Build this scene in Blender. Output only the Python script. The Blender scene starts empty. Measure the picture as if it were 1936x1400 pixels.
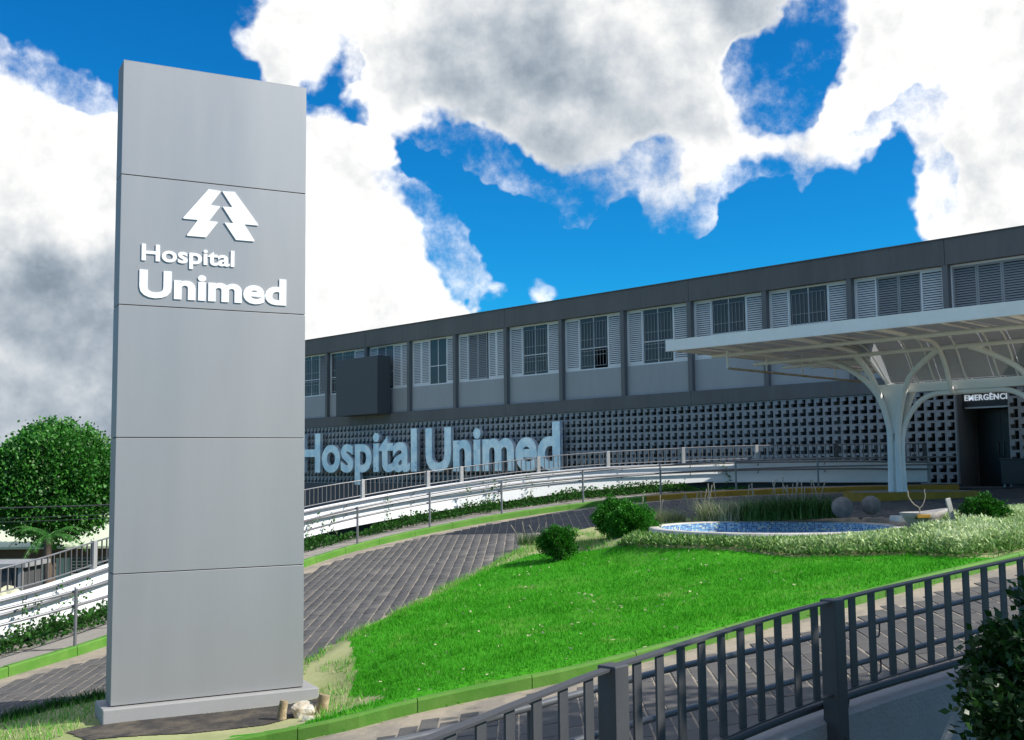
import bpy, bmesh, math, random
import numpy as np
from mathutils import Matrix, Vector
random.seed(7); rng = np.random.default_rng(7)
S = bpy.context.scene; COL = S.collection
R = math.radians
# ------------------------------------------------------------------ camera
cd = bpy.data.cameras.new('camera'); cam = bpy.data.objects.new('camera', cd); COL.objects.link(cam)
cd.sensor_width = 36; cd.lens = 36*2100/1936; cd.clip_start = .05; cd.clip_end = 4000
PIT, ROL = math.atan(188/2100), R(.65)
fw = Vector((0, math.cos(PIT), math.sin(PIT))); u0 = Vector((0, -math.sin(PIT), math.cos(PIT))); r0 = Vector((1, 0, 0))
rt = r0*math.cos(ROL)-u0*math.sin(ROL); up = u0*math.cos(ROL)+r0*math.sin(ROL)
M = Matrix((rt, up, -fw)).transposed().to_4x4(); M.translation = (0, 0, 2.5)
cam.matrix_world = M; S.camera = cam
# ------------------------------------------------------------------ sun, sky, exposure
SUN = Vector((.76, -.20, .63)).normalized()
sl = bpy.data.lights.new('sun', 'SUN'); sl.energy = 4.2; sl.angle = R(.53); sl.color = (1, .955, .88)
so = bpy.data.objects.new('sun', sl); COL.objects.link(so); so.location = (30, -10, 40)
so.rotation_euler = SUN.to_track_quat('Z', 'Y').to_euler()
S.view_settings.view_transform = 'Standard'; S.view_settings.look = 'None'
S.view_settings.exposure = .6; S.view_settings.gamma = 1; S.view_settings.use_curve_mapping = False
W = bpy.data.worlds.new('World'); S.world = W; W.use_nodes = True
nt = W.node_tree; nt.nodes.clear()
def N(t, **k):
    n = nt.nodes.new(t)
    for a, b in k.items(): setattr(n, a, b)
    return n
def put(sock, v):
    if isinstance(v, bpy.types.NodeSocket): nt.links.new(v, sock)
    else: sock.default_value = tuple(v)[:3] if sock.type == 'VECTOR' else v
def MA(op, a, b=None, c=None, clamp=False):
    n = N('ShaderNodeMath', operation=op, use_clamp=clamp); put(n.inputs[0], a)
    if b is not None: put(n.inputs[1], b)
    if c is not None: put(n.inputs[2], c)
    return n.outputs[0]
def VM(op, a, b=None, s=None):
    n = N('ShaderNodeVectorMath', operation=op); put(n.inputs[0], a)
    if b is not None: put(n.inputs[1], b)
    if s is not None: put(n.inputs['Scale'], s)
    return n.outputs['Value'] if op == 'DOT_PRODUCT' else n.outputs[0]
def MR(v, a, b, c=0., d=1., it='SMOOTHSTEP'):
    n = N('ShaderNodeMapRange', interpolation_type=it); put(n.inputs['Value'], v)
    for i, x in zip((1, 2, 3, 4), (a, b, c, d)): n.inputs[i].default_value = x
    return n.outputs[0]
def NO(v, sc, det=2., ro=.5, color=False, lac=2.0):
    n = N('ShaderNodeTexNoise'); put(n.inputs['Vector'], v); n.inputs['Scale'].default_value = sc
    n.inputs['Detail'].default_value = det; n.inputs['Roughness'].default_value = ro; n.inputs['Lacunarity'].default_value = lac
    return n.outputs['Color' if color else 'Fac']
def MIX(f, a, b, mode='MIX'):
    n = N('ShaderNodeMix', data_type='RGBA', blend_type=mode); put(n.inputs[0], f); put(n.inputs[6], a); put(n.inputs[7], b)
    return n.outputs[2]
SKYK = .1
sky = N('ShaderNodeTexSky', sky_type='NISHITA', sun_disc=False)
sky.sun_elevation = math.asin(SUN.z); sky.sun_rotation = math.atan2(SUN.x, SUN.y)
sky.altitude = 800; sky.air_density = 1.0; sky.dust_density = .3; sky.ozone_density = 3.0
hs = N('ShaderNodeHueSaturation'); hs.inputs['Saturation'].default_value = 1.3; hs.inputs['Value'].default_value = 1.0; put(hs.inputs['Color'], sky.outputs[0])
el_ = N('ShaderNodeSeparateXYZ'); put(el_.inputs[0], N('ShaderNodeTexCoord').outputs['Generated'])
skyc = MIX(1.0, hs.outputs[0], MIX(MR(el_.outputs[2], -.02, .13), (.42, .58, .72, 1), (.085, .77, .98, 1)), 'MULTIPLY')
Dv = N('ShaderNodeTexCoord').outputs['Generated']
wc = VM('SUBTRACT', NO(Dv, 5.5, 5., .6, True), (.5, .5, .5))
Dw = VM('NORMALIZE', VM('ADD', Dv, VM('SCALE', wc, s=.16)))
BL=[ (-0.3739,0.8768,0.3023,0.0452,0.55),(-0.3899,0.8879,0.2442,0.0667,0.60),(-0.3588,0.9097,0.2093,0.0619,0.60),(-0.3944,0.9026,0.1727,0.0810,0.60),(-0.3538,0.9234,0.1491,0.0619,0.60),(-0.3965,0.9117,0.1081,0.0762,0.60),(-0.3592,0.9300,0.0784,0.0524,0.50),(-0.4043,0.9126,0.0601,0.0429,0.40),(-0.1501,0.9541,0.2593,0.0429,0.50),(-0.1287,0.9681,0.2151,0.0571,0.60),(-0.1064,0.9773,0.1833,0.0571,0.60),(-0.1486,0.9766,0.1552,0.0714,0.60),(-0.0741,0.9850,0.1556,0.0381,0.50),(-0.1663,0.9400,0.2978,0.0238,0.30),(-0.1265,0.9511,0.2819,0.0167,0.25),(-0.2124,0.8982,0.3849,0.0381,0.50),(-0.1803,0.9156,0.3594,0.0286,0.40),(-0.2276,0.9070,0.3543,0.0143,0.22),(-0.0817,0.9200,0.3832,0.0667,0.60),(-0.0049,0.9284,0.3717,0.0810,0.65),(0.0861,0.9285,0.3613,0.0905,0.65),(0.0637,0.9494,0.3076,0.0667,0.60),(-0.0010,0.9454,0.3260,0.0476,0.50),(0.1410,0.9379,0.3170,0.0571,0.60),(0.1973,0.9172,0.3463,0.0524,0.60),(0.2256,0.9006,0.3716,0.0524,0.60),(0.0544,0.9617,0.2686,0.0286,0.40),(-0.0928,0.9395,0.3297,0.0238,0.30),(0.0122,0.9678,0.2516,0.0190,0.22),(0.3424,0.8721,0.3495,0.0524,0.60),(0.3013,0.8925,0.3357,0.0429,0.55),(0.2750,0.9113,0.3064,0.0381,0.50),(0.2427,0.9274,0.2845,0.0357,0.50),(0.2092,0.9435,0.2570,0.0286,0.50),(0.1695,0.9543,0.2462,0.0286,0.60),(0.1426,0.9669,0.2117,0.0286,0.62),(0.1561,0.9608,0.2291,0.0190,0.40),(0.3157,0.9009,0.2979,0.0238,0.30),(0.3903,0.8691,0.3039,0.0476,0.60),(0.4046,0.8784,0.2543,0.0571,0.60),(0.3617,0.9022,0.2349,0.0381,0.50),(0.3854,0.8992,0.2072,0.0429,0.50),(0.4166,0.8878,0.1955,0.0476,0.50),(0.0088,0.9880,0.1542,0.0171,0.62),(-0.2678,0.8918,0.3646,0.0571,-0.70),(-0.3812,0.8506,0.3622,0.0571,-0.90),(0.3415,0.8944,0.2887,0.0214,-0.60),(0.3013,0.9143,0.2706,0.0238,-0.50),(0.1926,0.9350,0.2977,0.0214,-0.60),(0.2220,0.9209,0.3205,0.0214,-0.70),(0.2482,0.9057,0.3436,0.0214,-0.70),(-0.3198,0.8783,0.3553,0.0524,-0.80),(-0.0533,0.9639,0.2609,0.0476,-0.70),(-0.0294,0.9574,0.2874,0.0238,-0.50),(-0.0664,0.9529,0.2959,0.0238,-0.40),(-0.0118,0.9774,0.2110,0.0619,-0.75),(0.0636,0.9776,0.2006,0.0714,-0.80),(0.1335,0.9793,0.1523,0.0571,-0.60),(0.0728,0.9854,0.1540,0.0381,-0.60),(-0.0311,0.9825,0.1835,0.0286,-0.50),(0.0156,0.9930,0.1174,0.0476,-0.40),(0.1928,0.9682,0.1593,0.0524,-0.60),(0.2458,0.9580,0.1477,0.0571,-0.60),(0.2454,0.9510,0.1883,0.0667,-0.80),(0.3031,0.9253,0.2280,0.0476,-0.70),(0.1968,0.9569,0.2136,0.0286,-0.40),(-0.1454,0.9227,0.3570,0.0238,-0.70),(-0.1425,0.9338,0.3283,0.0286,-0.60),(0.2749,0.8874,0.3700,0.0262,-0.70),(0.2623,0.9000,0.3481,0.0190,-0.50),(0.3253,0.9068,0.2681,0.0190,-0.30),(0.2962,0.9379,0.1806,0.0571,-0.60),(0.3401,0.9200,0.1946,0.0286,-0.50),(0.1239,0.9572,0.2617,0.0262,-0.50),(-0.3473,0.9376,0.0163,0.0286,-0.20),(-0.3408,0.8988,0.2757,0.0119,-0.35),(0.2160,0.9252,0.3119,0.0262,-0.55),(0.3340,0.9087,0.2505,0.0357,-0.65),(-0.0110,0.9616,0.2741,0.0190,-0.30) ]
SHB=[ (0.0726,0.9326,0.3536,0.1095,0.55),(-0.0275,0.9230,0.3838,0.0571,0.35),(-0.3778,0.9190,0.1131,0.0619,0.45),(-0.3707,0.9261,0.0694,0.0810,1.15),(-0.3960,0.9091,0.1297,0.0381,0.30),(0.3865,0.8858,0.2567,0.0524,0.30),(0.2177,0.9054,0.3645,0.0429,0.35) ]
def field(blobs, vec):
    acc = None
    for x, y, z, r, w in blobs:
        t = MR(VM('DOT_PRODUCT', vec, (x, y, z)), math.cos(r*1.75), math.cos(r*.45), 0., w)
        acc = t if acc is None else MA('ADD', acc, t)
    return acc
base = MA('ADD', MA('MULTIPLY', MR(field([b for b in BL if b[4] > 0], Dw), 0, .7, 0, .7, 'LINEAR'), .95), MR(field([b for b in BL if b[4] < 0], Dw), -.7, 0, -.5, 0, 'LINEAR'))
sunv = tuple(SUN)
def dens(v): return MA('ADD', NO(v, 6.5, 10., .64, lac=2.1), MA('MULTIPLY', NO(v, 2.2, 2., .5), .35))
sep = N('ShaderNodeSeparateXYZ'); put(sep.inputs[0], Dv)
n1 = dens(Dv)
def soft(v): return MA('ADD', NO(v, 6.5, 7., .56, lac=2.1), MA('MULTIPLY', NO(v, 2.2, 2., .5), .35))
m1 = soft(Dv); m2 = soft(VM('NORMALIZE', VM('ADD', Dv, tuple(SUN*.024))))
den = MA('ADD', MA('ADD', n1, MA('MULTIPLY', base, .80)), MA('SUBTRACT', MA('MULTIPLY', MR(sep.outputs[2], .40, .66), .12), .715))  # extra cloud overhead, out of view, added to brighten and neutralise the shade
alpha = MR(den, -.02, .25)
lit = MA('MULTIPLY', MA('SUBTRACT', m1, m2), 1.1)
thick = MR(den, .06, .42)
shd = MR(field(SHB, Dw), 0, 1, 0, 1, 'LINEAR')
val = MA('ADD', MA('SUBTRACT', MA('SUBTRACT', 1.05, MA('MULTIPLY', thick, .11)), MA('MULTIPLY', shd, .30)), lit)
val = MR(val, .1, 1.25, .1, 1.15, 'LINEAR')
tint = MIX(MR(val, .35, .95), (.62, .80, 1.0, 1), (1, .985, .955, 1))
n = N('ShaderNodeVectorMath', operation='SCALE'); put(n.inputs[0], tint); put(n.inputs['Scale'], MA('MULTIPLY', MA('POWER', val, 1.75), .92/SKYK)); cloudc = n.outputs[0]
up_z = N('ShaderNodeSeparateXYZ'); put(up_z.inputs[0], Dv)
alpha = MA('MULTIPLY', alpha, MR(up_z.outputs[2], -.02, .02))
bg = N('ShaderNodeBackground'); put(bg.inputs[0], MIX(alpha, skyc, cloudc)); bg.inputs[1].default_value = SKYK
ow = N('ShaderNodeOutputWorld'); nt.links.new(bg.outputs[0], ow.inputs[0])

# ------------------------------------------------------------------ helpers
def srgb(r, g, b):
    f = lambda c: ((c/255+.055)/1.055)**2.4 if c > 10.3 else c/255/12.92
    return (f(r), f(g), f(b), 1)
MATS = {}
def mat(name, col, rough=.7, var=.12, scale=3., bump=.0, bscale=60., metal=0., spec=.4, col2=None, attr=None, transl=0., ramp=None, coords='Object', streak=False):
    """noise-mottled principled; attr = a per-piece tint attribute through a colour ramp"""
    global nt
    m = bpy.data.materials.new(name); m.use_nodes = True; old = nt; nt = m.node_tree
    bs = nt.nodes['Principled BSDF']; out = nt.nodes['Material Output']
    tc = N('ShaderNodeTexCoord').outputs[coords]
    if streak:
        mp = N('ShaderNodeMapping'); put(mp.inputs[0], tc); mp.inputs['Scale'].default_value = (1, 1, .12); tcs = mp.outputs[0]
    else: tcs = tc
    if ramp:
        at = N('ShaderNodeAttribute', attribute_name='tint'); cr = N('ShaderNodeValToRGB'); put(cr.inputs[0], at.outputs['Fac'])
        el = cr.color_ramp.elements
        while len(el) < len(ramp): el.new(.5)
        for e, (p, c) in zip(el, ramp): e.position = p; e.color = (*c[:3], 1)
        base = cr.outputs[0]
    else: base = (*col[:3], 1)
    nz = NO(tcs, scale, 6., .6)
    if col2 is not None: base = MIX(MR(nz, .38, .62), base, (*col2[:3], 1))
    nz2 = NO(tcs, scale*7.3, 4., .6)
    f = MA('ADD', MA('MULTIPLY', MA('SUBTRACT', nz, .5), var*3), MA('MULTIPLY', MA('SUBTRACT', nz2, .5), var*1.6))
    k = MA('ADD', f, 1.0)
    v = N('ShaderNodeVectorMath', operation='SCALE'); put(v.inputs[0], base); put(v.inputs['Scale'], k)
    put(bs.inputs['Base Color'], v.outputs[0])
    bs.inputs['Metallic'].default_value = metal; bs.inputs['Specular IOR Level'].default_value = spec
    put(bs.inputs['Roughness'], MA('ADD', MA('MULTIPLY', MA('SUBTRACT', nz, .5), .25), rough, clamp=True))
    if bump:
        b = N('ShaderNodeBump'); b.inputs['Strength'].default_value = bump; b.inputs['Distance'].default_value = .01
        put(b.inputs['Height'], NO(tc, bscale, 4., .65)); put(bs.inputs['Normal'], b.outputs[0])
    if transl:
        tr = N('ShaderNodeBsdfTranslucent'); put(tr.inputs[0], v.outputs[0]); mx = N('ShaderNodeMixShader'); mx.inputs[0].default_value = transl
        nt.links.new(bs.outputs[0], mx.inputs[1]); nt.links.new(tr.outputs[0], mx.inputs[2]); nt.links.new(mx.outputs[0], out.inputs[0])
    nt = old; MATS[name] = m
    return m
class MB:
    """collects boxes, tubes, prisms and builds ONE mesh"""
    def __init__(s): s.v = []; s.f = []; s.sm = []
    def add(s, vs, fs, smooth=False):
        o = len(s.v); s.v += [tuple(v) for v in vs]; s.f += [tuple(i+o for i in f) for f in fs]; s.sm += [smooth]*len(fs); return s
    def box(s, a, b, m=None):
        x0, y0, z0 = a; x1, y1, z1 = b
        vs = [(x0, y0, z0), (x1, y0, z0), (x1, y1, z0), (x0, y1, z0), (x0, y0, z1), (x1, y0, z1), (x1, y1, z1), (x0, y1, z1)]
        if m is not None: vs = [m @ Vector(v) for v in vs]
        return s.add(vs, [(0, 3, 2, 1), (4, 5, 6, 7), (0, 1, 5, 4), (1, 2, 6, 5), (2, 3, 7, 6), (3, 0, 4, 7)])
    def bevbox(s, a, b, c=.01, m=None):
        bm = bmesh.new(); x0, y0, z0 = a; x1, y1, z1 = b
        bmesh.ops.create_cube(bm, size=1)
        for v in bm.verts: v.co = Vector((x0+(v.co.x+.5)*(x1-x0), y0+(v.co.y+.5)*(y1-y0), z0+(v.co.z+.5)*(z1-z0)))
        bmesh.ops.bevel(bm, geom=bm.edges[:], offset=c, segments=2, affect='EDGES', profile=.5)
        bm.verts.index_update(); vs = [(m @ v.co) if m is not None else v.co.copy() for v in bm.verts]
        s.add(vs, [[v.index for v in f.verts] for f in bm.faces]); bm.free(); return s
    def tube(s, pts, r, n=8, cap=True, flat=None):
        P = [Vector(p) for p in pts]; rr = r if hasattr(r, '__len__') else [r]*len(P); vs = []
        up_ = Vector((0, 0, 1)); T0 = (P[1]-P[0]).normalized()
        if abs(T0.z) > .9: up_ = Vector((1, 0, 0))
        a = T0.cross(up_).normalized()
        for i, p in enumerate(P):
            T = (P[min(i+1, len(P)-1)]-P[max(i-1, 0)]).normalized()
            a = (a-T*a.dot(T)).normalized(); b = T.cross(a)
            for k in range(n):
                t = 2*math.pi*k/n; vs.append(p+(a*math.cos(t)+b*math.sin(t))*rr[i])
        fs = [(i*n+k, i*n+(k+1) % n, (i+1)*n+(k+1) % n, (i+1)*n+k) for i in range(len(P)-1) for k in range(n)]
        s.add(vs, fs, n > 4)
        if cap: s.add(vs[:n], [tuple(range(n))[::-1]]); s.add(vs[-n:], [tuple(range(n))])
        return s
    def strip(s, L, Rr): # ribbon between two polylines
        n = len(L); return s.add(list(L)+list(Rr), [(i, i+n, i+n+1, i+1) for i in range(n-1)])
    def sweep(s, secs, smooth=False): # closed sections, list of lists of points
        n = len(secs[0]); vs = [p for c in secs for p in c]
        fs = [(i*n+k, i*n+(k+1) % n, (i+1)*n+(k+1) % n, (i+1)*n+k) for i in range(len(secs)-1) for k in range(n)]
        s.add(vs, fs, smooth); s.add(secs[0], [tuple(range(n))[::-1]]); s.add(secs[-1], [tuple(range(n))]); return s
    def lathe(s, prof, n=32, c=(0, 0), sx=1, sy=1, smooth=True):
        m = len(prof); vs = [(c[0]+r*math.cos(2*math.pi*k/n)*sx, c[1]+r*math.sin(2*math.pi*k/n)*sy, z) for k in range(n) for r, z in prof]
        fs = [(k*m+i, ((k+1) % n)*m+i, ((k+1) % n)*m+i+1, k*m+i+1) for k in range(n) for i in range(m-1)]
        return s.add(vs, fs, smooth)
    def prism(s, poly, z0, z1):
        n = len(poly); vs = [(x, y, z0) for x, y in poly]+[(x, y, z1) for x, y in poly]
        return s.add(vs, [tuple(range(n))[::-1], tuple(range(n, 2*n))]+[(i, (i+1) % n, n+(i+1) % n, n+i) for i in range(n)])
    def mesh(s, name, m, off=(0, 0, 0)):
        me = bpy.data.meshes.new(name); o = Vector(off)
        me.from_pydata([Vector(v)-o for v in s.v], [], s.f); me.polygons.foreach_set('use_smooth', s.sm)
        if m: me.materials.append(m)
        me.update(); return me
    def build(s, name, m, parent=None, off=(0, 0, 0), kind=None, label=None, fix=True):
        me = s.mesh(name, m, off)
        if fix:
            bm = bmesh.new(); bm.from_mesh(me); bmesh.ops.recalc_face_normals(bm, faces=bm.faces); bm.to_mesh(me); bm.free()
        return link(name, me, parent, kind=kind, label=label)
def link(name, me, parent=None, loc=None, rot=None, kind=None, label=None):
    o = bpy.data.objects.new(name, me); COL.objects.link(o)
    if parent: o.parent = parent
    if loc is not None: o.location = loc
    if rot is not None: o.rotation_euler = rot
    if kind: o['kind'] = kind
    if label: o['label'] = label
    return o
def tag(o, label, cat, group=None):
    o['label'] = label; o['category'] = cat
    if group: o['group'] = group
    return o
def thing(name, label, cat, loc=(0, 0, 0), rz=0, group=None):
    o = bpy.data.objects.new(name, None); COL.objects.link(o); o.location = loc; o.rotation_euler = (0, 0, rz); o.empty_display_size = .2
    return tag(o, label, cat, group)
def raw(name, V, F, m, parent=None, kind=None, tint=None, smooth=False, off=(0, 0, 0)):
    """numpy verts + equal-length faces (n,3|4) straight to a mesh; tint = one value per face"""
    me = bpy.data.meshes.new(name); V = np.asarray(V, np.float32)-np.asarray(off, np.float32); F = np.asarray(F, np.int32); k = F.shape[1]
    me.vertices.add(len(V)); me.vertices.foreach_set('co', V.ravel())
    me.loops.add(F.size); me.loops.foreach_set('vertex_index', F.ravel())
    me.polygons.add(len(F)); me.polygons.foreach_set('loop_start', np.arange(0, F.size, k, dtype=np.int32))
    if smooth: me.polygons.foreach_set('use_smooth', np.ones(len(F), bool))
    me.update(calc_edges=True)
    if tint is not None:
        at = me.attributes.new('tint', 'FLOAT', 'FACE'); at.data.foreach_set('value', np.asarray(tint, np.float32))
    me.materials.append(m)
    return link(name, me, parent, kind=kind)
def spl(p, n=10):
    p = np.array(p, float); P = np.vstack([2*p[0]-p[1], p, 2*p[-1]-p[-2]]); out = []
    for i in range(1, len(P)-2):
        a, b, c, d = P[i-1:i+3]
        for t in np.linspace(0, 1, n, endpoint=False): out.append(.5*((2*b)+(-a+c)*t+(2*a-5*b+4*c-d)*t*t+(-a+3*b-3*c+d)*t**3))
    out.append(p[-1]); return np.array(out)
def normals(P):
    T = np.gradient(P[:, :2], axis=0); T /= np.linalg.norm(T, axis=1)[:, None]; return np.stack([-T[:, 1], T[:, 0]], 1)
def arclen(P): return np.concatenate([[0], np.cumsum(np.linalg.norm(np.diff(P, axis=0), axis=1))])
def along(P, s):
    L = arclen(P[:, :2]); return np.stack([np.interp(s, L, P[:, i]) for i in range(P.shape[1])], -1)
def inside(x, y, poly):
    x = np.asarray(x); y = np.asarray(y); r = np.zeros(x.shape, bool); n = len(poly)
    for i in range(n):
        x1, y1 = poly[i]; x2, y2 = poly[(i+1) % n]
        if y1 == y2: continue
        c = ((y1 > y) != (y2 > y)) & (x < (x2-x1)*(y-y1)/(y2-y1)+x1); r ^= c
    return r
def pdist(x, y, poly, closed=True):
    d = np.full(np.shape(x), 1e9); n = len(poly)
    for i in range(n if closed else n-1):
        a = np.array(poly[i]); b = np.array(poly[(i+1) % n]); ab = b-a
        t = np.clip(((x-a[0])*ab[0]+(y-a[1])*ab[1])/(ab@ab), 0, 1)
        d = np.minimum(d, np.hypot(x-a[0]-t*ab[0], y-a[1]-t*ab[1]))
    return d
_T = rng.random((64, 64))
def vnoise(x, y, s):
    x = np.asarray(x)*s+100; y = np.asarray(y)*s+100; i = np.floor(x).astype(int); j = np.floor(y).astype(int); fx = x-i; fy = y-j
    fx = fx*fx*(3-2*fx); fy = fy*fy*(3-2*fy); g = lambda a, b: _T[a % 64, b % 64]
    return (g(i, j)*(1-fx)+g(i+1, j)*fx)*(1-fy)+(g(i, j+1)*(1-fx)+g(i+1, j+1)*fx)*fy
def fbm(x, y, s): return .5*vnoise(x, y, s)+.3*vnoise(x, y, s*2.3)+.2*vnoise(x, y, s*5.1)
def sstep(a, b, x): t = np.clip((x-a)/(b-a), 0, 1); return t*t*(3-2*t)
def tz(x, y):
    """lie of the land: rises from the sign to the hospital door, drops to a street on the left"""
    x = np.asarray(x, float); y = np.asarray(y, float)
    p = -2.5+.13*(x+3.9)+.06*(y-10.65); p = -6+np.logaddexp(0, (p+6)/.5)*.5
    z = 1.85-.3*np.logaddexp(0, -(p+.65)/.3)
    z = z+(.015-z)*np.exp(-(((x+2.9)**2+(y-11.4)**2)/1.55**2)**2)
    d = -.92*(x+9.3)+.38*(y-15)
    return z-2.*sstep(.3, 3., d)
def tzs(x, y): return float(tz(x, y))
def rnd(n, a, b): return rng.uniform(a, b, n)
def leaves(P, Nn, ln, wd, jit=.6, droop=0., fold=.25):
    """diamond leaves (2 triangles folded on the midrib): P centres, Nn rough outward directions"""
    n = len(P); d = Nn+rng.normal(0, jit, (n, 3)); d[:, 2] -= droop; d /= np.linalg.norm(d, axis=1)[:, None]
    t = np.cross(d, rng.normal(0, 1, (n, 3))); t /= np.linalg.norm(t, axis=1)[:, None]; nn = np.cross(d, t)
    L = (ln*rnd(n, .65, 1.25))[:, None]; w = (wd*rnd(n, .7, 1.2))[:, None]
    a = P; b = P+d*L; m = P+d*L*.45+nn*L*fold*.3
    V = np.stack([a, m+t*w-nn*w*fold, b, m-t*w-nn*w*fold], 1).reshape(-1, 3)
    i = np.arange(n)*4; F = np.stack([np.stack([i, i+1, i+2], 1), np.stack([i, i+2, i+3], 1)], 1).reshape(-1, 3)
    return V, F
def blades(X, Y, Z, h, w, lean=.5):
    n = len(X); a = rnd(n, 0, 2*math.pi); l = rnd(n, 0, lean)*h; b = rnd(n, 0, 2*math.pi)
    B = np.stack([X, Y, Z], 1); s = np.stack([np.cos(a)*w, np.sin(a)*w, 0*a], 1)
    tip = B+np.stack([np.cos(b)*l, np.sin(b)*l, h], 1)
    V = np.stack([B-s, B+s, tip], 1).reshape(-1, 3); i = np.arange(n)*3
    return V, np.stack([i, i+1, i+2], 1)
def arcblades(X, Y, Z, h, w, out, seg=3):
    """bent strap blades, seg quads each"""
    n = len(X); a = rnd(n, 0, 2*math.pi); B = np.stack([X, Y, Z], 1); dirv = np.stack([np.cos(a), np.sin(a), 0*a], 1); sd = np.stack([-np.sin(a), np.cos(a), 0*a], 1)
    rows = []
    for k in range(seg+1):
        t = k/seg; c = B+dirv*(out*h*t**2)[:, None]+np.stack([0*h, 0*h, h*(t-.28*t**3*out*1.4)], 1); ww = (w*(1-t*.9))[:, None]
        rows += [c-sd*ww, c+sd*ww]
    V = np.stack(rows, 1).reshape(-1, 3); i = np.arange(n)*(2*seg+2)
    F = np.concatenate([np.stack([i+2*k, i+2*k+1, i+2*k+3, i+2*k+2], 1) for k in range(seg)])
    return V, F
# building frame: local x runs along the facade to the right, local y goes into the building
BA = R(-45.5); BU = np.array([math.cos(BA), math.sin(BA)]); BV = np.array([-math.sin(BA), math.cos(BA)]); BP = np.array([13.2, 31.7])
def wld(u, v, z): q = BP+u*BU+v*BV; return Vector((q[0], q[1], z))
"""letters"""
def tobj(txt, off):
    c = bpy.data.curves.new('t', 'FONT'); c.body = txt; c.offset = off; c.resolution_u = 4
    return bpy.data.objects.new('t', c)
def tbounds(txt, off):
    o = tobj(txt, off); COL.objects.link(o); dg = bpy.context.evaluated_depsgraph_get(); me = bpy.data.meshes.new_from_object(o.evaluated_get(dg))
    xs = [v.co.x for v in me.vertices]; ys = [v.co.y for v in me.vertices]; bpy.data.objects.remove(o); bpy.data.meshes.remove(me)
    return min(xs), max(xs), min(ys), max(ys)
def lettering(txt, off, x0, x1, z0, cap, depth, m, parent, mapf, bold=.0, bev=.0, track=0.):
    """each character its own mesh 'letter'; mapf(x, z, d) -> local point (d = 0 front .. 1 back)"""
    H = tbounds('H', off)[3]; a0, a1, _, _ = tbounds(txt, off)
    xs = []
    for i, ch in enumerate(txt): xs.append(tbounds(txt[:i+1], off)[1]-tbounds(ch, off)[1]+track*i)
    a1 += track*(len(txt)-1)
    kx = (x1-x0)/(a1-a0); kz = cap/H
    for i, ch in enumerate(txt):
        c = tobj(ch, off); c.data.extrude = .5; COL.objects.link(c); dg = bpy.context.evaluated_depsgraph_get()
        me = bpy.data.meshes.new_from_object(c.evaluated_get(dg)); bpy.data.objects.remove(c)
        for v in me.vertices:
            v.co = mapf(x0+(v.co.x+xs[i]-a0)*kx, z0+v.co.y*kz, .5-v.co.z)
        me.materials.clear(); me.materials.append(m)
        bm = bmesh.new(); bm.from_mesh(me); bmesh.ops.remove_doubles(bm, verts=bm.verts, dist=1e-5); bmesh.ops.recalc_face_normals(bm, faces=bm.faces); bm.to_mesh(me); bm.free(); me.polygons.foreach_set('use_smooth', [False]*len(me.polygons)); me.update()
        link('letter', me, parent)
# ------------------------------------------------------------------ materials
m_ground = mat('soil', (.11, .10, .06), .95, .3, .35, .6, 30, col2=(.09, .13, .045))
m_bed = mat('joint_sand', (.42, .35, .26), .95, .25, 2., .5, 80, col2=(.24, .21, .17))
m_paver = mat('paver', None, .82, .16, 2.6, .5, 90, ramp=[(0, (.068, .066, .064)), (.5, (.092, .088, .084)), (.85, (.125, .116, .105)), (1, (.21, .19, .165))])
m_gutter = mat('pale_concrete', (.40, .36, .29), .9, .25, 2.5, .5, 50, col2=(.30, .26, .2))
m_walk = mat('pavement_concrete', (.33, .3, .26), .9, .25, 1.5, .4, 60, col2=(.25, .23, .2))
m_kgreen = mat('green_kerb_paint', (.075, .22, .018), .75, .15, 3., .3, 50, col2=(.10, .23, .03))
m_kyel = mat('yellow_kerb_paint', (.42, .24, .02), .75, .3, 4., .3, 50, col2=(.3, .17, .02))
m_white = mat('white_render', (.80, .80, .80), .8, .05, .8, .35, 70)
m_sign = mat('silver_sheet', (.345, .342, .34), .42, .04, 1.1, .05, 300, metal=.4, spec=.5, streak=True)
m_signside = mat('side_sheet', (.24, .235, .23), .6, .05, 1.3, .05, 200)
m_plinth = mat('plinth_paint', (.30, .295, .285), .7, .07, 2., .15, 60)
m_wlet = mat('white_letters', (.86, .86, .86), .5, .02)
m_joint = mat('dark_joint', (.03, .03, .035), .8)
m_fascia = mat('charcoal_render', (.135, .13, .125), .85, .2, .9, .3, 40, streak=True)
m_pil = mat('pilaster_paint', (.15, .15, .15), .8, .1, 1.2, .2, 40, streak=True)
m_spand = mat('grey_render', (.36, .36, .36), .85, .10, 1.1, .3, 40, streak=True)
m_block = mat('block_paint', (.32, .32, .32), .85, .12, 1.6, .2, 60)
m_base = mat('base_wall', (.10, .10, .105), .85, .1, 1.)
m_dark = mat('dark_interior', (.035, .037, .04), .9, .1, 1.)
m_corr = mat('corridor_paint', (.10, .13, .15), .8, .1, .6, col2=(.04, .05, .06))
m_frame = mat('white_frame', (.74, .73, .72), .55, .05)
m_slat = mat('pale_louvre', (.72, .70, .68), .6, .1, 2.)
m_slat2 = mat('grey_louvre', (.30, .30, .30), .6, .1, 2.)
m_glass = mat('window_glass', (.07, .068, .066), .22, .1, 1., spec=.3)
m_box = mat('dark_box_sheet', (.075, .075, .076), .6, .1, 1., .1, 60)
m_metal = mat('brushed_aluminium', (.66, .74, .80), .4, .12, 2.2, .05, 60, metal=.4, col2=(.90, .88, .86))
m_canopy = mat('canopy_paint', (.88, .85, .80), .5, .06, 2.)
m_sheet = mat('canopy_sheet', (.40, .405, .41), .35, .12, 1.1, transl=.36)
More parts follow.
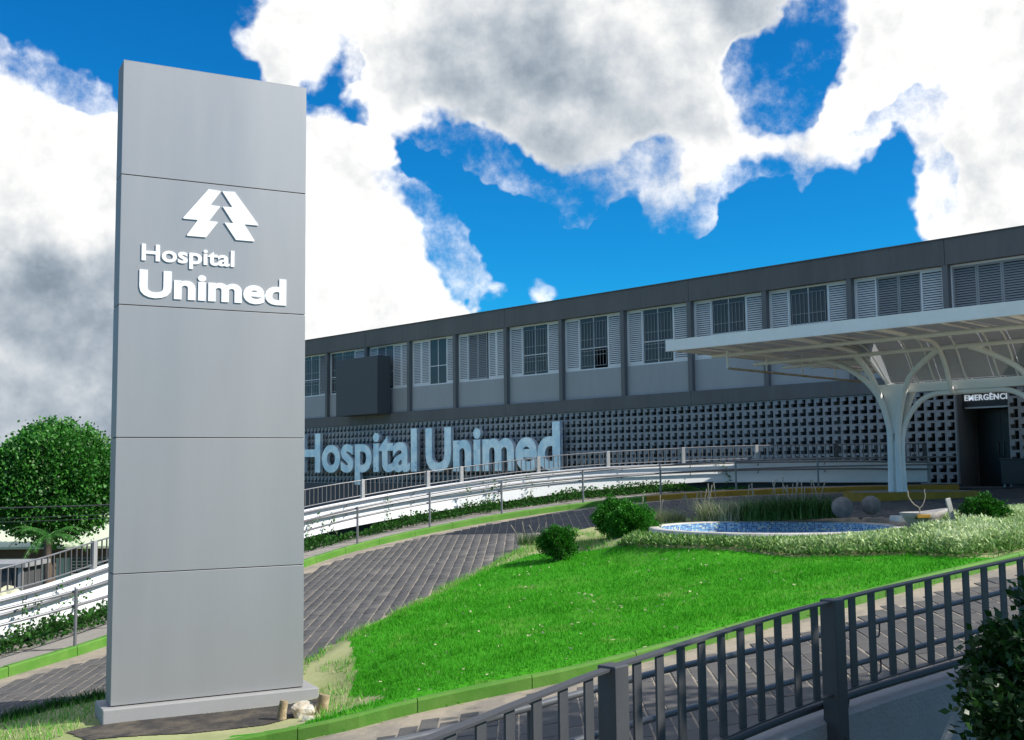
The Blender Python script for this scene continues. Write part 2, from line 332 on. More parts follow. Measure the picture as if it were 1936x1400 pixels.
m_rusty = mat('stained_white_paint', (.55, .5, .42), .6, .2, 3., col2=(.38, .28, .17))
m_pipe = mat('steel_pipe', (.22, .22, .225), .42, .1, 4., metal=.5, spec=.5)
m_rail = mat('dark_rail_paint', (.055, .056, .06), .5, .12, 6., .1, 80, spec=.5)
m_gal = mat('galvanised', (.38, .375, .365), .5, .1, 3., metal=.3)
m_conc = mat('stone_concrete', (.20, .185, .165), .9, .3, 4., .8, 50, col2=(.11, .10, .09))
m_rim = mat('pool_rim', (.55, .53, .48), .85, .2, 3., .4, 50, col2=(.4, .38, .33))
m_bark = mat('bark', (.12, .09, .065), .9, .3, 4., .8, 30)
G = lambda *c: c
m_lawn = mat('lawn_turf', None, .9, .15, 1.5, .5, 60, ramp=[(0, (.045, .27, .010)), (.35, (.06, .29, .015)), (.6, (.15, .24, .05)), (1, (.42, .40, .22))], spec=.1)
m_grass = mat('grass_blade', None, .75, .05, 2., ramp=[(0, (.03, .19, .006)), (.45, (.060, .37, .010)), (.7, (.12, .42, .03)), (.85, (.35, .40, .15)), (1, (.60, .57, .36))], transl=.3, spec=.2)
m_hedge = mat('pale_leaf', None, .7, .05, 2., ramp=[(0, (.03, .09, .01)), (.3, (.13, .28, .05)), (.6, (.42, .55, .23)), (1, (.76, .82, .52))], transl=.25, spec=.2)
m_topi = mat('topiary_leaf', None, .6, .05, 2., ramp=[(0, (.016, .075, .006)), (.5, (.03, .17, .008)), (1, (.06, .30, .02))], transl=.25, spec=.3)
m_tree = mat('tree_leaf', None, .5, .05, 2., ramp=[(0, (.014, .07, .008)), (.5, (.03, .16, .013)), (.85, (.07, .25, .03)), (1, (.24, .36, .15))], transl=.25, spec=.4)
m_creep = mat('creeper_leaf', None, .5, .05, 2., ramp=[(0, (.012, .05, .006)), (.5, (.03, .14, .012)), (1, (.10, .26, .05))], transl=.25, spec=.4)
m_tall = mat('tall_grass_blade', None, .7, .05, 2., ramp=[(0, (.02, .07, .01)), (.4, (.06, .16, .03)), (.7, (.30, .36, .17)), (1, (.52, .47, .36))], transl=.25, spec=.2)
m_bush = mat('bush_leaf', None, .4, .05, 2., ramp=[(0, (.008, .03, .005)), (.6, (.016, .06, .008)), (1, (.035, .10, .015))], transl=.2, spec=.4)
m_twig = mat('twig', (.30, .26, .2), .85, .2, 4.)
def tilemat():
    global nt
    m = bpy.data.materials.new('mosaic'); m.use_nodes = True; old = nt; nt = m.node_tree; bs = nt.nodes['Principled BSDF']
    uv = N('ShaderNodeTexCoord').outputs['UV']; sc = VM('SCALE', uv, s=1/.032); fl = VM('FLOOR', sc); fr = VM('FRACTION', sc)
    wn = N('ShaderNodeTexWhiteNoise', noise_dimensions='2D'); put(wn.inputs['Vector'], fl)
    cr = N('ShaderNodeValToRGB'); put(cr.inputs[0], wn.outputs[0]); cr.color_ramp.interpolation = 'CONSTANT'
    el = cr.color_ramp.elements
    for p, c in [(0, (.05, .19, .42)), (.28, (.10, .30, .55)), (.5, (.19, .42, .66)), (.7, (.36, .56, .74)), (.84, (.03, .11, .30)), (.92, (.66, .66, .46))]:
        e = el[0] if p == 0 else el.new(p); e.color = (*c, 1); e.position = p
    while len(el) > 6: el.remove(el[-1])
    sx = N('ShaderNodeSeparateXYZ'); put(sx.inputs[0], fr)
    g = MA('MINIMUM', MA('MINIMUM', sx.outputs[0], MA('SUBTRACT', 1, sx.outputs[0])), MA('MINIMUM', sx.outputs[1], MA('SUBTRACT', 1, sx.outputs[1])))
    k = MA('GREATER_THAN', g, .07); put(bs.inputs['Base Color'], MIX(k, (.55, .55, .5, 1), cr.outputs[0])); bs.inputs['Roughness'].default_value = .2
    b = N('ShaderNodeBump'); b.inputs['Distance'].default_value = .003; put(b.inputs['Height'], k); put(bs.inputs['Normal'], b.outputs[0]); nt = old
    return m
m_tile = tilemat()

# ------------------------------------------------------------------ ground plan
KERB = spl([(-14, 6.4), (-11, 9.4), (-9, 11.7), (-7.6, 13.4), (-6.75, 14.5), (-5.95, 15.7), (-5.35, 17.2), (-4.85, 19.0), (-4.35, 21.0), (-3.95, 22.3), (-3.25, 23.6), (-2.0, 24.95), (-.25, 26.1), (1.7, 26.9), (3.65, 27.5), (5.6, 27.95), (8, 28.4), (10, 28.8), (11.6, 29.05)], 10)
ISL = [(-6.9, 10.6), (-5.6, 9.6), (-4.2, 9.2), (-2.9, 9.55), (-2.21, 9.8), (-1.5, 9.88), (-1.03, 10.06), (-.28, 10.27), (.61, 10.5), (1.68, 10.98), (2.55, 11.42), (3.47, 11.86), (4.51, 12.4), (5.92, 13.1), (7.2, 13.9), (8.4, 15.0), (8.9, 16.2), (8.3, 17.2), (7.2, 18.0), (6.2, 18.9), (5.0, 20.2), (3.8, 21.1), (2.6, 21.7), (1.42, 21.8), (.4, 21.1), (-.11, 19.6), (-.6, 18.1), (-1.13, 16.84), (-1.9, 14.8), (-2.4, 13.3), (-3.2, 12.75), (-4.2, 12.55), (-5.0, 12.25), (-5.7, 11.85), (-6.5, 11.2)]
NEARK = spl(ISL[3:16], 8)
LAWN = [(-2.6, 10.2), (-2.21, 9.9), (-1.5, 9.98), (-1.03, 10.16), (-.28, 10.37), (.61, 10.6), (1.68, 11.08), (2.55, 11.52), (3.47, 11.96), (4.51, 12.5), (5.92, 13.2), (5.3, 13.3), (4.9, 14.0), (3.8, 14.8), (3.2, 15.35), (2.2, 16.2), (1.6, 17.3), (1.0, 18.4), (.3, 18.6), (-.4, 17.6), (-.95, 16.6), (-1.7, 14.7), (-2.0, 13.6), (-1.75, 12.4), (-1.7, 11.6), (-1.35, 11.0), (-1.2, 10.6)]
HEDGE = [(1.55, 17.15), (2.2, 16.15), (3.2, 15.35), (3.8, 14.8), (4.9, 14.0), (5.3, 13.3), (5.9, 13.35), (6.9, 14.0), (8.2, 15.2), (8.5, 16.2), (7.4, 16.9), (6.5, 16.6), (6.15, 16.5), (5.4, 15.9), (4.1, 15.65), (2.9, 16.1), (2.2, 17.0), (1.9, 17.5)]
PC, PR, PZ = (4.12, 17.8), 1.97, 1.555
FEN = spl([(-.8, 3.6), (-.32, 4.2), (.44, 5.11), (1.83, 6.5), (3.5, 7.6), (5.2, 8.4), (7.5, 9.3)], 8)
fz = np.interp(arclen(FEN), arclen(FEN)[::4][:11], [1.47, 1.49, 1.52, 1.558, 1.613, 1.668, 1.729, 1.801, 1.883, 1.96, 2.03]) 
FEN = np.column_stack([FEN, fz + np.maximum(0, arclen(FEN)-arclen(FEN)[40])*.07]); FN = normals(FEN)
def poolsink(x, y): return .75*(1-sstep(1.9, 2.1, np.hypot(np.asarray(x)-PC[0], np.asarray(y)-PC[1])))
# ground sheet out to the horizon
ax = np.concatenate([[-1500, -700, -350, -180, -100, -60, -40, -30], np.arange(-24, 18, .3), [18, 20, 24, 30, 45, 80, 180, 400, 800, 1500]])
ay = np.concatenate([[-400, -150, -60, -25, -10, -4, 0], np.arange(2, 34, .3), [34, 38, 44, 52, 64, 80, 120, 200, 400, 800, 2000]])
X, Y = np.meshgrid(ax, ay); Z = tz(X, Y)-.07-poolsink(X, Y)
far = sstep(60, 400, np.hypot(X, Y)); Z = Z*(1-far)+far*-1.5
nx, ny = len(ax), len(ay); i = (np.arange(ny-1)[:, None]*nx+np.arange(nx-1)).ravel()
g = raw('ground', np.stack([X.ravel(), Y.ravel(), Z.ravel()], 1), np.stack([i, i+1, i+nx+1, i+nx], 1), m_ground, kind='structure', smooth=True)
def sheet(name, poly, dz, m, step=.3, holes=(), kind='structure', zf=None, pool=False, tintf=None):
    P = np.array(poly); x0, y0 = P.min(0); x1, y1 = P.max(0)
    gx = np.arange(x0, x1+step, step); gy = np.arange(y0, y1+step, step); X, Y = np.meshgrid(gx, gy); n = len(gx)
    cx = (X[:-1, :-1]+step/2).ravel(); cy = (Y[:-1, :-1]+step/2).ravel(); ok = inside(cx, cy, poly)
    for h in holes: ok &= ~inside(cx, cy, h)
    if pool: ok &= np.hypot(cx-PC[0], cy-PC[1]) > PR+.02
    i = (np.arange(len(gy)-1)[:, None]*n+np.arange(n-1)).ravel()[ok]
    Zz = tz(X, Y)+dz if zf is None else zf(X, Y)
    used, inv = np.unique(np.stack([i, i+1, i+n+1, i+n], 1), return_inverse=True)
    V = np.stack([X.ravel(), Y.ravel(), Zz.ravel()], 1)[used]; F = inv.reshape(-1, 4)
    return raw(name, V, F, m, kind=kind, smooth=True, tint=None if tintf is None else tintf(cx[ok], cy[ok]))
# drive: bedding sheet, pavers, sandy gutters
DRIVE = [tuple(p) for p in KERB]+[(13.6, 29.4), (18, 25), (18, 12), (11, 9.2)]+[tuple(p) for p in (FEN[:, :2]+FN*.25)[::-1]]+[(-3, 2.5), (-9, 3), (-14, 4)]
drive = sheet('drive', DRIVE, -.03, m_bed, .25, kind='structure', zf=lambda x, y: tz(x, y)-.006-poolsink(x, y))
PW, PL, JT = .17, .34, .014
def paver_mesh(seed):
    r = random.Random(seed); a, b, h = (PW-JT)/2, (PL-JT)/2, .05; c = .004; vs = []
    for z, k in ((-h, 0), (-c, 0), (0, c)):
        for sx, sy in ((-1, -1), (1, -1), (1, 1), (-1, 1)): vs.append((sx*(a-k)+r.uniform(-.002, .002), sy*(b-k)+r.uniform(-.003, .003), z))
    fs = [(k, (k+1) % 4, 4+(k+1) % 4, 4+k) for k in range(4)]+[(4+k, 4+(k+1) % 4, 8+(k+1) % 4, 8+k) for k in range(4)]+[(8, 9, 10, 11)]
    return np.array(vs), fs
ii, jj = np.meshgrid(np.arange(-75, 115), np.arange(6, 90)); ii = ii.ravel(); jj = jj.ravel()
px = ii*PW+.004*jj; py = jj*PL+np.where(ii % 2, PL/2, 0)
gut = pdist(px, py, NEARK, False); guk = pdist(px, py, KERB, False)
ok = inside(px, py, DRIVE) & ~inside(px, py, ISL) & (np.abs(px) < .5*py+.9) & (py < 29.5) & (gut > .42) & (guk > .5) & ~((px < -2.0) & (py < 8.5))
px, py = px[ok], py[ok]; pz = tz(px, py)+rng.normal(0, .0018, len(px)); gut = gut[ok]
sxn = -(tz(px+.05, py)-tz(px-.05, py))/.1; syn = -(tz(px, py+.05)-tz(px, py-.05))/.1
stint = np.clip(.5*rng.random(len(px))+.55*fbm(px, py, .5)+.15*(1-sstep(.5, 2., gut))+.25*(rng.random(len(px)) > .96), 0, 1)
# visible nearest ones are single pavers, the rest one stuff part
vis = (np.abs(px) < .455*py) & (py > 7.7)
zz = 2.5-pz; ypx = 888+2100*zz/py; xpx = 968+2100*px/py
hidden = (ypx > 1410) | ((xpx > 205) & (xpx < 585)) | (ypx > 1345-.33*(xpx-1560)+20)*(xpx > 1300)
sz = np.where(vis & ~hidden, 1/py**2, 0); order = np.argsort(-sz); single = set(order[:298].tolist())
pvars = []
for q in range(6):
    v, f = paver_mesh(q); me = bpy.data.meshes.new('paver'); me.from_pydata(v.tolist(), [], f)
    at = me.attributes.new('tint', 'FLOAT', 'FACE'); at.data.foreach_set('value', [.15+.13*q]*len(f)); me.materials.append(m_paver); pvars.append(me)
bv, bf = paver_mesh(99); VV = []; FF = []; TT = []
for k in range(len(px)):
    nrm = Vector((sxn[k]+random.gauss(0, .004), syn[k]+random.gauss(0, .004), 1)).normalized(); q = Vector((0, 0, 1)).rotation_difference(nrm)
    if k in single:
        link('paver', pvars[min(5, max(0, int((stint[k]-.1)/.13)))], drive, (px[k], py[k], pz[k]), q.to_euler())
    else:
        mtx = np.array(q.to_matrix()); VV.append(bv@mtx.T+[px[k], py[k], pz[k]]); FF += [[a+len(bv)*(len(VV)-1) for a in f] for f in bf]; TT += [stint[k]]*len(bf)
raw('pavers', np.concatenate(VV), np.array(FF), m_paver, drive, 'stuff', TT)
def offs(P, d): return P[:, :2]+normals(P)*d
def ribbon(name, P, d0, d1, dz0, dz1, m, kind='structure', parent=None):
    A = offs(P, d0); B = offs(P, d1); n = 4; rows = [A+(B-A)*t for t in np.linspace(0, 1, n)]
    mb = MB()
    for a, b, t0, t1 in zip(rows, rows[1:], np.linspace(0, 1, n), np.linspace(0, 1, n)[1:]):
        mb.strip([(x, y, tzs(x, y)+dz0+(dz1-dz0)*t0) for x, y in a], [(x, y, tzs(x, y)+dz0+(dz1-dz0)*t1) for x, y in b])
    return mb.build(name, m, parent, kind=kind, fix=False)
ribbon('gutter', NEARK, -.44, .02, -.014, -.006, m_gutter)
ribbon('gutter', KERB, -.5, .02, -.012, -.006, m_gutter)
def kerb(name, P, d0, d1, h, m, ln=1.0):
    A = offs(P, d0); B = offs(P, d1)
    def sec(a, b, e, h):
        z = tzs(*a); zb = tzs(*b); t = (b-a)/np.linalg.norm(b-a); a = a+t*e; b = b-t*e; c = t*.018
        return [(a[0], a[1], z-.1), (a[0], a[1], z+h-.02), (a[0]+c[0], a[1]+c[1], z+h), (b[0], b[1], zb+h), (b[0], b[1], zb-.1)]
    o = MB().sweep([sec(a, b, .015, h-.045) for a, b in zip(A, B)]).build(name, m_dark, kind='structure')
    La = arclen(A); n = max(1, int(La[-1]/ln)); cuts = np.linspace(0, La[-1], n+1)
    for s0, s1 in zip(cuts, cuts[1:]):
        ss = np.linspace(s0+.004, s1-.004, 5); hh = h+random.uniform(-.005, .004); AA_ = along(A, ss); BB_ = np.stack([np.interp(ss, La, B[:, k]) for k in (0, 1)], 1)
        MB().sweep([sec(a, b, 0, hh) for a, b in zip(AA_, BB_)]).build('kerb_stone', m, o)
    return o
KL = arclen(KERB); kx = 968+2100*KERB[:, 0]/KERB[:, 1]; sp = int(np.argmin(np.abs(kx-1222)))
kerb('kerb', KERB[:sp+1], 0, .14, .13, m_kgreen); kerb('kerb', KERB[sp:], 0, .14, .13, m_kyel)
kerb('kerb', NEARK, 0, .07, .115, m_kgreen)
# pavement between kerb and ramp
pv = ribbon('pavement', KERB, .141, 1.56, .11, .12, m_walk)
for k in range(30, len(KERB)-14, 9):  # expansion joints as raised slab edges
    a = KERB[k]+normals(KERB)[k]*.15; b = KERB[k]+normals(KERB)[k]*1.45; t = (KERB[k+1]-KERB[k]); t /= np.linalg.norm(t)
    MB().strip([(*(a-t*.012), tzs(*a)+.117), (*(b-t*.012), tzs(*b)+.125)], [(*(a+t*.012), tzs(*a)+.117), (*(b+t*.012), tzs(*b)+.125)]).build('joint', m_dark, pv, fix=False)
# island: soil and turf
def islz(x, y):
    z = tz(x, y)+.1*np.clip(pdist(x, y, ISL)/.35, 0, 1)-.012; w = 1-sstep(PR+.05, PR+1.1, np.hypot(np.asarray(x)-PC[0], np.asarray(y)-PC[1]))
    return z+w*(PZ-.1-z)
def strawf(x, y):
    dl = pdist(x, y, LAWN); il = inside(x, y, LAWN); n_ = fbm(x, y, 1.1)
    edge = pdist(x, y, ISL[15:]+ISL[:1], False)
    t = np.where(il, .15+.25*(n_ > .68)+.3*sstep(.62, .74, fbm(x+9, y, 2.1)), .72+.3*n_)
    t = t-.0*dl
    t = np.where(il & (edge < .5), np.maximum(t, 1.1-edge*1.6+.5*(n_-.5)), t)
    return np.clip(t, 0, 1)
lawn = sheet('lawn', ISL, 0, m_lawn, .07, pool=True, zf=islz, tintf=strawf)
def scatter(poly, n):
    P = np.array(poly); x0, y0 = P.min(0); x1, y1 = P.max(0); x = rnd(n, x0, x1); y = rnd(n, y0, y1); k = inside(x, y, poly); return x[k], y[k]
SIGNP = [(-4.25, 11.4), (-3.93, 10.83), (-1.98, 11.86), (-2.3, 12.4)]
x, y = scatter(ISL, 620000); keep = (np.hypot(x-PC[0], y-PC[1]) > PR+.1) & ~inside(x, y, SIGNP); x, y = x[keep], y[keep]
il = inside(x, y, LAWN); t = strawf(x, y)
hdg = inside(x, y, HEDGE)
soil = (fbm(x, y, 1.3) < .42) & ~il
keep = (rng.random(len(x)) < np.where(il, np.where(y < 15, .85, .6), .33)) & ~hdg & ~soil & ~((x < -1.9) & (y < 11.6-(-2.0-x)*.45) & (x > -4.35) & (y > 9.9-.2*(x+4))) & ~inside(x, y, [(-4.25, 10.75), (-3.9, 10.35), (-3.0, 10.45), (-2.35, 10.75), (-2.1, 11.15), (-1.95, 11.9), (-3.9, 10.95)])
x, y, t, il = x[keep], y[keep], t[keep], il[keep]
h = np.where(il, rnd(len(x), .018, .048), rnd(len(x), .03, .09))*(1+.5*(fbm(x, y, 2.) > .58)); tt = np.clip(np.where(il, .36+.55*(fbm(x, y*1.5, 1.3)-.5)+rng.normal(0, .13, len(x))+.85*np.clip(t-.3, 0, 1), .72+rng.normal(0, .16, len(x))), 0, 1)
V, F = blades(x, y, islz(x, y)-.004, h, rnd(len(x), .003, .006), .9)
raw('grass', V, F, m_grass, lawn, 'stuff', tt)
# dry clippings lying on the turf
x, y = scatter(LAWN, 900); k = (fbm(x, y, 1.4) > .5); x, y = x[k], y[k]
P = np.stack([x, y, islz(x, y)+.03], 1); V, F = leaves(P, rng.normal(0, 1, (len(x), 3))*[1, 1, .15], .05, .012, .2); raw('dry_leaves', V, F, m_grass, lawn, 'stuff', np.full(len(F), .97))
# pale leafy ground cover round the pool
x, y = scatter(HEDGE, 90000); k = (np.hypot(x-PC[0], y-PC[1]) > PR+.16); x, y = x[k], y[k]
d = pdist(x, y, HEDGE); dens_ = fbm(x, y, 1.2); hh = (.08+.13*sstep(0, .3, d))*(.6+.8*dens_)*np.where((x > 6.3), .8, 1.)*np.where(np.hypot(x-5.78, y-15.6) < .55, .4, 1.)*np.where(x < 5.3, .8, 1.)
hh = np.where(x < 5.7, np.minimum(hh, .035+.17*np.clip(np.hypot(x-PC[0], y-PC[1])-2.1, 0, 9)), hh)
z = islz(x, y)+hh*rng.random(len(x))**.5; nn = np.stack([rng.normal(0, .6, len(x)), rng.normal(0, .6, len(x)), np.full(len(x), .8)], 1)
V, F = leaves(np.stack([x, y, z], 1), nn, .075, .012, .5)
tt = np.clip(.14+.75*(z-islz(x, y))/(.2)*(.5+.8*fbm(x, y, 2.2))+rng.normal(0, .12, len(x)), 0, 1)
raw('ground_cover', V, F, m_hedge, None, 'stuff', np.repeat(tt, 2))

# dark strip in front of the plinth: soil with shade put into its colour
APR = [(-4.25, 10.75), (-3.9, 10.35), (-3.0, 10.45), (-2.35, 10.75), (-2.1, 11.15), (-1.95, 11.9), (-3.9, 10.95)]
m_apr = mat('shaded_soil', (.045, .04, .036), .95, .4, 4., .8, 40, col2=(.09, .075, .055))
sheet('shaded_soil_strip', APR, 0, m_apr, .02, zf=lambda x, y: islz(x, y)+.008)
# ------------------------------------------------------------------ hospital building (building frame)
T_ = [-8.7, -5.6, -2.45, .67, 3.75, 6.83, 9.9, 12.95, 16.09, 19.19, 22.34, 25.47, 28.65, 31.82, 34.95, 38.1]
UP = [-t for t in T_][::-1]
bld = thing('hospital_building', 'long two storey grey hospital block with louvred windows above a pierced block wall', 'building', wld(0, 0, 1.85), BA)
BO = (0, 0, 1.85)
UL, UR = -38.6, 9.2
def seg(bounds, z0, z1, v0, v1, name, m, gap=.008):
    for a, b in zip(bounds, bounds[1:]): MB().box((a+gap, v0, z0), (b-gap, v1, z1)).build(name, m, bld, BO)
seg([UL, UP[3]+.02, UP[6]+.02, UP[9]+.02, UP[12]+.02, UR], 8.32, 9.08, -.06, .25, 'roof_fascia', m_fascia)
MB().box((UL, -.09, 9.085), (UR, .3, 9.115)).build('roof_coping', m_fascia, bld, BO)
seg([UL, UP[3]+.02, UP[6]+.02, UP[9]+.02, UP[12]+.02, UR], 4.67, 5.15, -.05, .3, 'floor_beam', m_fascia)
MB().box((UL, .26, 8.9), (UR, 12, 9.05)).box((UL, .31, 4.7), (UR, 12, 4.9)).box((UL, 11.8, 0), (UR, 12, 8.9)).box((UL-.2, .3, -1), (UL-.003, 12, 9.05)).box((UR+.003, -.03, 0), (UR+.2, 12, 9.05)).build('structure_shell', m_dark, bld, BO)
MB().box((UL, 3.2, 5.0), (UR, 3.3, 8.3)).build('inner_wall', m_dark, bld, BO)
for u in UP: MB().box((u-.085, -.045, 5.153), (u+.085, .16, 8.317)).build('pilaster', m_pil, bld, BO)
for a, b in zip(UP, UP[1:]): MB().box((a+.088, .12, 5.153), (b-.088, .28, 6.25)).build('spandrel', m_spand, bld, BO)
ZS, ZT = 6.253, 8.317
# window kinds by bay, counted from the left; a = shutter, A = grey louvre, g = barred glass pair, d = dark glass
KIND = ['aggA', 'aggA', 'gga', 'aAgaa', 'aagda', 'aAAva', 'agga', 'agoa', 'agga', 'agga', 'agga', 'aAAa', 'AAAA', 'addd', 'agga']
slat_cache = {}
def window(a, b, kind):
    w0, w1 = a+.088, b-.088; f = MB(); V0, V1 = .15, .21
    f.box((w0, V0, ZS), (w1, V1, ZS+.05)).box((w0, V0, ZT-.06), (w1, V1, ZT)).box((w0, V0, ZS+.05), (w0+.045, V1, ZT-.06)).box((w1-.045, V0, ZS+.05), (w1, V1, ZT-.06))
    o = f.build('window', m_frame, bld, BO); x0, x1 = w0+.045, w1-.045; z0, z1 = ZS+.05, ZT-.06
    n = len(kind); wid = (x1-x0)/n; glassruns = []
    for k, c in enumerate(kind):
        p, q = x0+k*wid, x0+(k+1)*wid
        if c in 'aAv':
            m2 = m_slat if c != 'A' else m_slat2
            vf = .165 if c != 'A' else .19
            if c == 'v': p += .1
            fr = MB().box((p+.004, vf-.02, z0+.004), (p+.05, vf+.02, z1-.004)).box((q-.05, vf-.02, z0+.004), (q-.004, vf+.02, z1-.004)).box((p+.05, vf-.02, z0+.004), (q-.05, vf+.02, z0+.06)).box((p+.05, vf-.02, z1-.06), (q-.05, vf+.02, z1-.004))
            fr.build('shutter', m_frame if c != 'A' else m_slat2, o, BO)
            s_ = MB(); ns = 25; hh = (z1-z0-.13)/ns
            for r_ in range(ns):
                zc = z0+.065+hh*r_; s_.add([(p+.05, vf-.02, zc), (q-.05, vf-.02, zc), (q-.05, vf+.012, zc+hh*.62), (p+.05, vf+.012, zc+hh*.62)], [(0, 1, 2, 3)])
                s_.add([(p+.05, vf-.02, zc+.004), (q-.05, vf-.02, zc+.004), (q-.05, vf-.02, zc-.008), (p+.05, vf-.02, zc-.008)], [(0, 1, 2, 3)])
            s_.build('louvre_slats', m2, o, BO, kind='stuff', fix=False); MB().box((p+.01, vf+.022, z0+.01), (q-.01, vf+.026, z1-.01)).build('backing', m_dark, o, BO)  # dark sheet added behind the slats so their gaps read as shade
        else: glassruns.append((p, q, c))
    k = 0
    while k < len(glassruns):
        p, q, c = glassruns[k]; e = k
        while e+1 < len(glassruns) and abs(glassruns[e+1][0]-glassruns[e][1]) < .01: e += 1
        q = glassruns[e][1]; zm = z0+.62*(z1-z0) if False else z0+.40*(z1-z0)
        cs = [g_[2] for g_ in glassruns[k:e+1]]
        mun = MB(); t = .016
        mun.box((p+.003, .16, z0+.003), (p+.03, .2, z1-.003)).box((q-.03, .16, z0+.003), (q-.003, .2, z1-.003))
        for r_ in range(1, e-k+1): xm = p+(q-p)*r_/(e-k+1); mun.box((xm-t, .16, z0+.003), (xm+t, .2, z1-.003))
        mun.box((p+.03, .162, zm-t), (q-.03, .198, zm+t))
        mun.build('muntin', m_frame, o, BO)
        for r_, cc in enumerate(cs):
            pa = p+(q-p)*r_/len(cs); pb = p+(q-p)*(r_+1)/len(cs)
            if cc == 'o': MB().box((pa+.02, .182, zm+t), (pb-.02, .186, z1-.005)).build('pane', m_glass, o, BO)
            else: MB().box((pa+.02, .182, z0+.005), (pb-.02, .186, z1-.005)).build('pane', m_glass, o, BO)
        if 'd' not in cs:
            gr = MB(); nb = 9
            for r_ in range(nb): xb = p+.1+(q-p-.2)*r_/(nb-1); gr.box((xb-.008, .155, z0+.1), (xb+.008, .165, z1-.16))
            for zb in (z0+.1, z0+.52, z0+.68, z0+1.12, z1-.16): gr.box((p+.09, .153, zb-.01), (q-.09, .158, zb+.01))
            gr.build('grille', m_slat2, o, BO)
        k = e+1
    return o
for (a, b), k in zip(zip(UP, UP[1:]), KIND): window(a, b, k)
# pierced block wall
C_ = .302; NR = 9
def block_mesh():
    mb = MB(); a, b, c, e = .036, .145, .262, C_; D0, D1 = 0, .13
    def bx(x0, z0, x1, z1): mb.box((x0, D0, z0), (x1, D1, z1))
    bx(.002, .002, a, e-.002); bx(c+.004, .002, e-.002, e-.002); bx(a, .002, c+.004, .032); bx(a, .268, c+.004, e-.002); bx(a, .148, b, .268)
    return mb
bm_ = block_mesh(); bme = bm_.mesh('breeze_block', m_block)
_b = bmesh.new(); _b.from_mesh(bme); bmesh.ops.recalc_face_normals(_b, faces=_b.faces); _b.to_mesh(bme); _b.free()
cells = []
for k in range(int((38.3-.56)/C_)):
    for r_ in range(NR): cells.append((-.56-C_*(k+1), 4.66-C_*(r_+1)))
for k in range(26):
    for r_ in range(NR): cells.append((.93+C_*k, 4.66-C_*(r_+1)))
def csize(c):
    w = wld(c[0], 0, c[1]); x = 968+2100*w.x/w.y
    return w.y+(1000 if x > 1945 or x < 575 or (1680 < x < 1720) or c[1] < 2.5 and x < 1755 else 0)
cells.sort(key=csize); rest = MB()
for k, (u, z) in enumerate(cells):
    if k < 296: link('breeze_block', bme, bld, (u+random.uniform(-.0015, .0015), random.uniform(-.003, .003), z-1.85))
    else: rest.add([(x+u, y, zz_+z) for x, y, zz_ in bm_.v], bm_.f)
rest.build('breeze_blocks', m_block, bld, BO, kind='stuff')
MB().box((UL, .02, -1), (-.56, .2, 1.935)).box((.93, .02, 1.0), (UR, .2, 1.935)).build('base_wall', m_base, bld, BO)
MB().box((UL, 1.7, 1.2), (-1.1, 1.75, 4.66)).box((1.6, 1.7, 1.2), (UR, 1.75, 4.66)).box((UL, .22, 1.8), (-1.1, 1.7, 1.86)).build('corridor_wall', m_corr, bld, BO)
for k in range(14): MB().box((-2.6-k*2.6, 1.45, 1.862), (-2.4-k*2.6, 1.65, 4.65)).build('inner_column', m_spand, bld, BO)
MB().box((-30, 1.5, 3.62), (-8, 1.55, 3.7)).box((-30, 1.5, 2.7), (-2, 1.55, 2.78)).build('inner_rail', m_spand, bld, BO)
# entrance recess with lintel and double door
MB().box((-.68, .14, 1.85), (-.565, 1.3, 4.66)).build('entrance_pier', m_pil, bld, BO)
MB().box((.932, .14, 1.85), (1.05, 1.3, 4.66)).build('entrance_pier', m_pil, bld, BO)
lin = MB().box((-.563, .5, 4.16), (.93, .75, 4.667)).build('lintel', mat('lintel_paint', (.10, .10, .10), .7, .08), bld, BO)
MB().box((-.5, .485, 4.11), (.9, .56, 4.155)).build('light_strip', mat('strip_paint', (.75, .75, .72), .4, .03), bld, BO)
MB().box((-.563, 1.3, 1.85), (-.5, 1.36, 4.16)).box((.87, 1.3, 1.85), (.93, 1.36, 4.16)).build('door_frame', m_box, bld, BO)
m_door = mat('dark_door', (.022, .023, .025), .35, .1)
for a, b, hx in ((-.497, .182, .10), (.19, .867, .25)):
    d_ = MB().box((a, 1.31, 1.86), (b, 1.35, 4.1)).build('door', m_door, bld, BO); MB().tube([(hx, 1.29, 2.7), (hx, 1.26, 2.75), (hx, 1.26, 3.1), (hx, 1.29, 3.15)], .012).build('handle', m_pipe, d_, BO)
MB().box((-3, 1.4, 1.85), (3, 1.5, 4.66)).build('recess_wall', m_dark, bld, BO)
MB().box((-.56, -.6, 1.82), (.93, 1.3, 1.857)).build('threshold', m_base, bld, BO)
m_elet = mat('glow_letter', (.8, .82, .85), .5, .02); m_elet.node_tree.nodes['Principled BSDF'].inputs['Emission Color'].default_value = (.75, .87, 1, 1); m_elet.node_tree.nodes['Principled BSDF'].inputs['Emission Strength'].default_value = .3  # faint emission added to brighten letters that sit grey in the recess
em = thing('emergency_sign', 'white letters with a faint added glow reading EMERGÊNCIA on the lintel over the dark doorway', 'sign', wld(0, .5, 4.4), BA)
lettering('EMERGÊNCIA', .02, -.49, .90, 4.345, .162, .03, m_elet, em, lambda x, z, d: Vector((x, -.002-.03*(1-d), z-4.4)), track=.05)
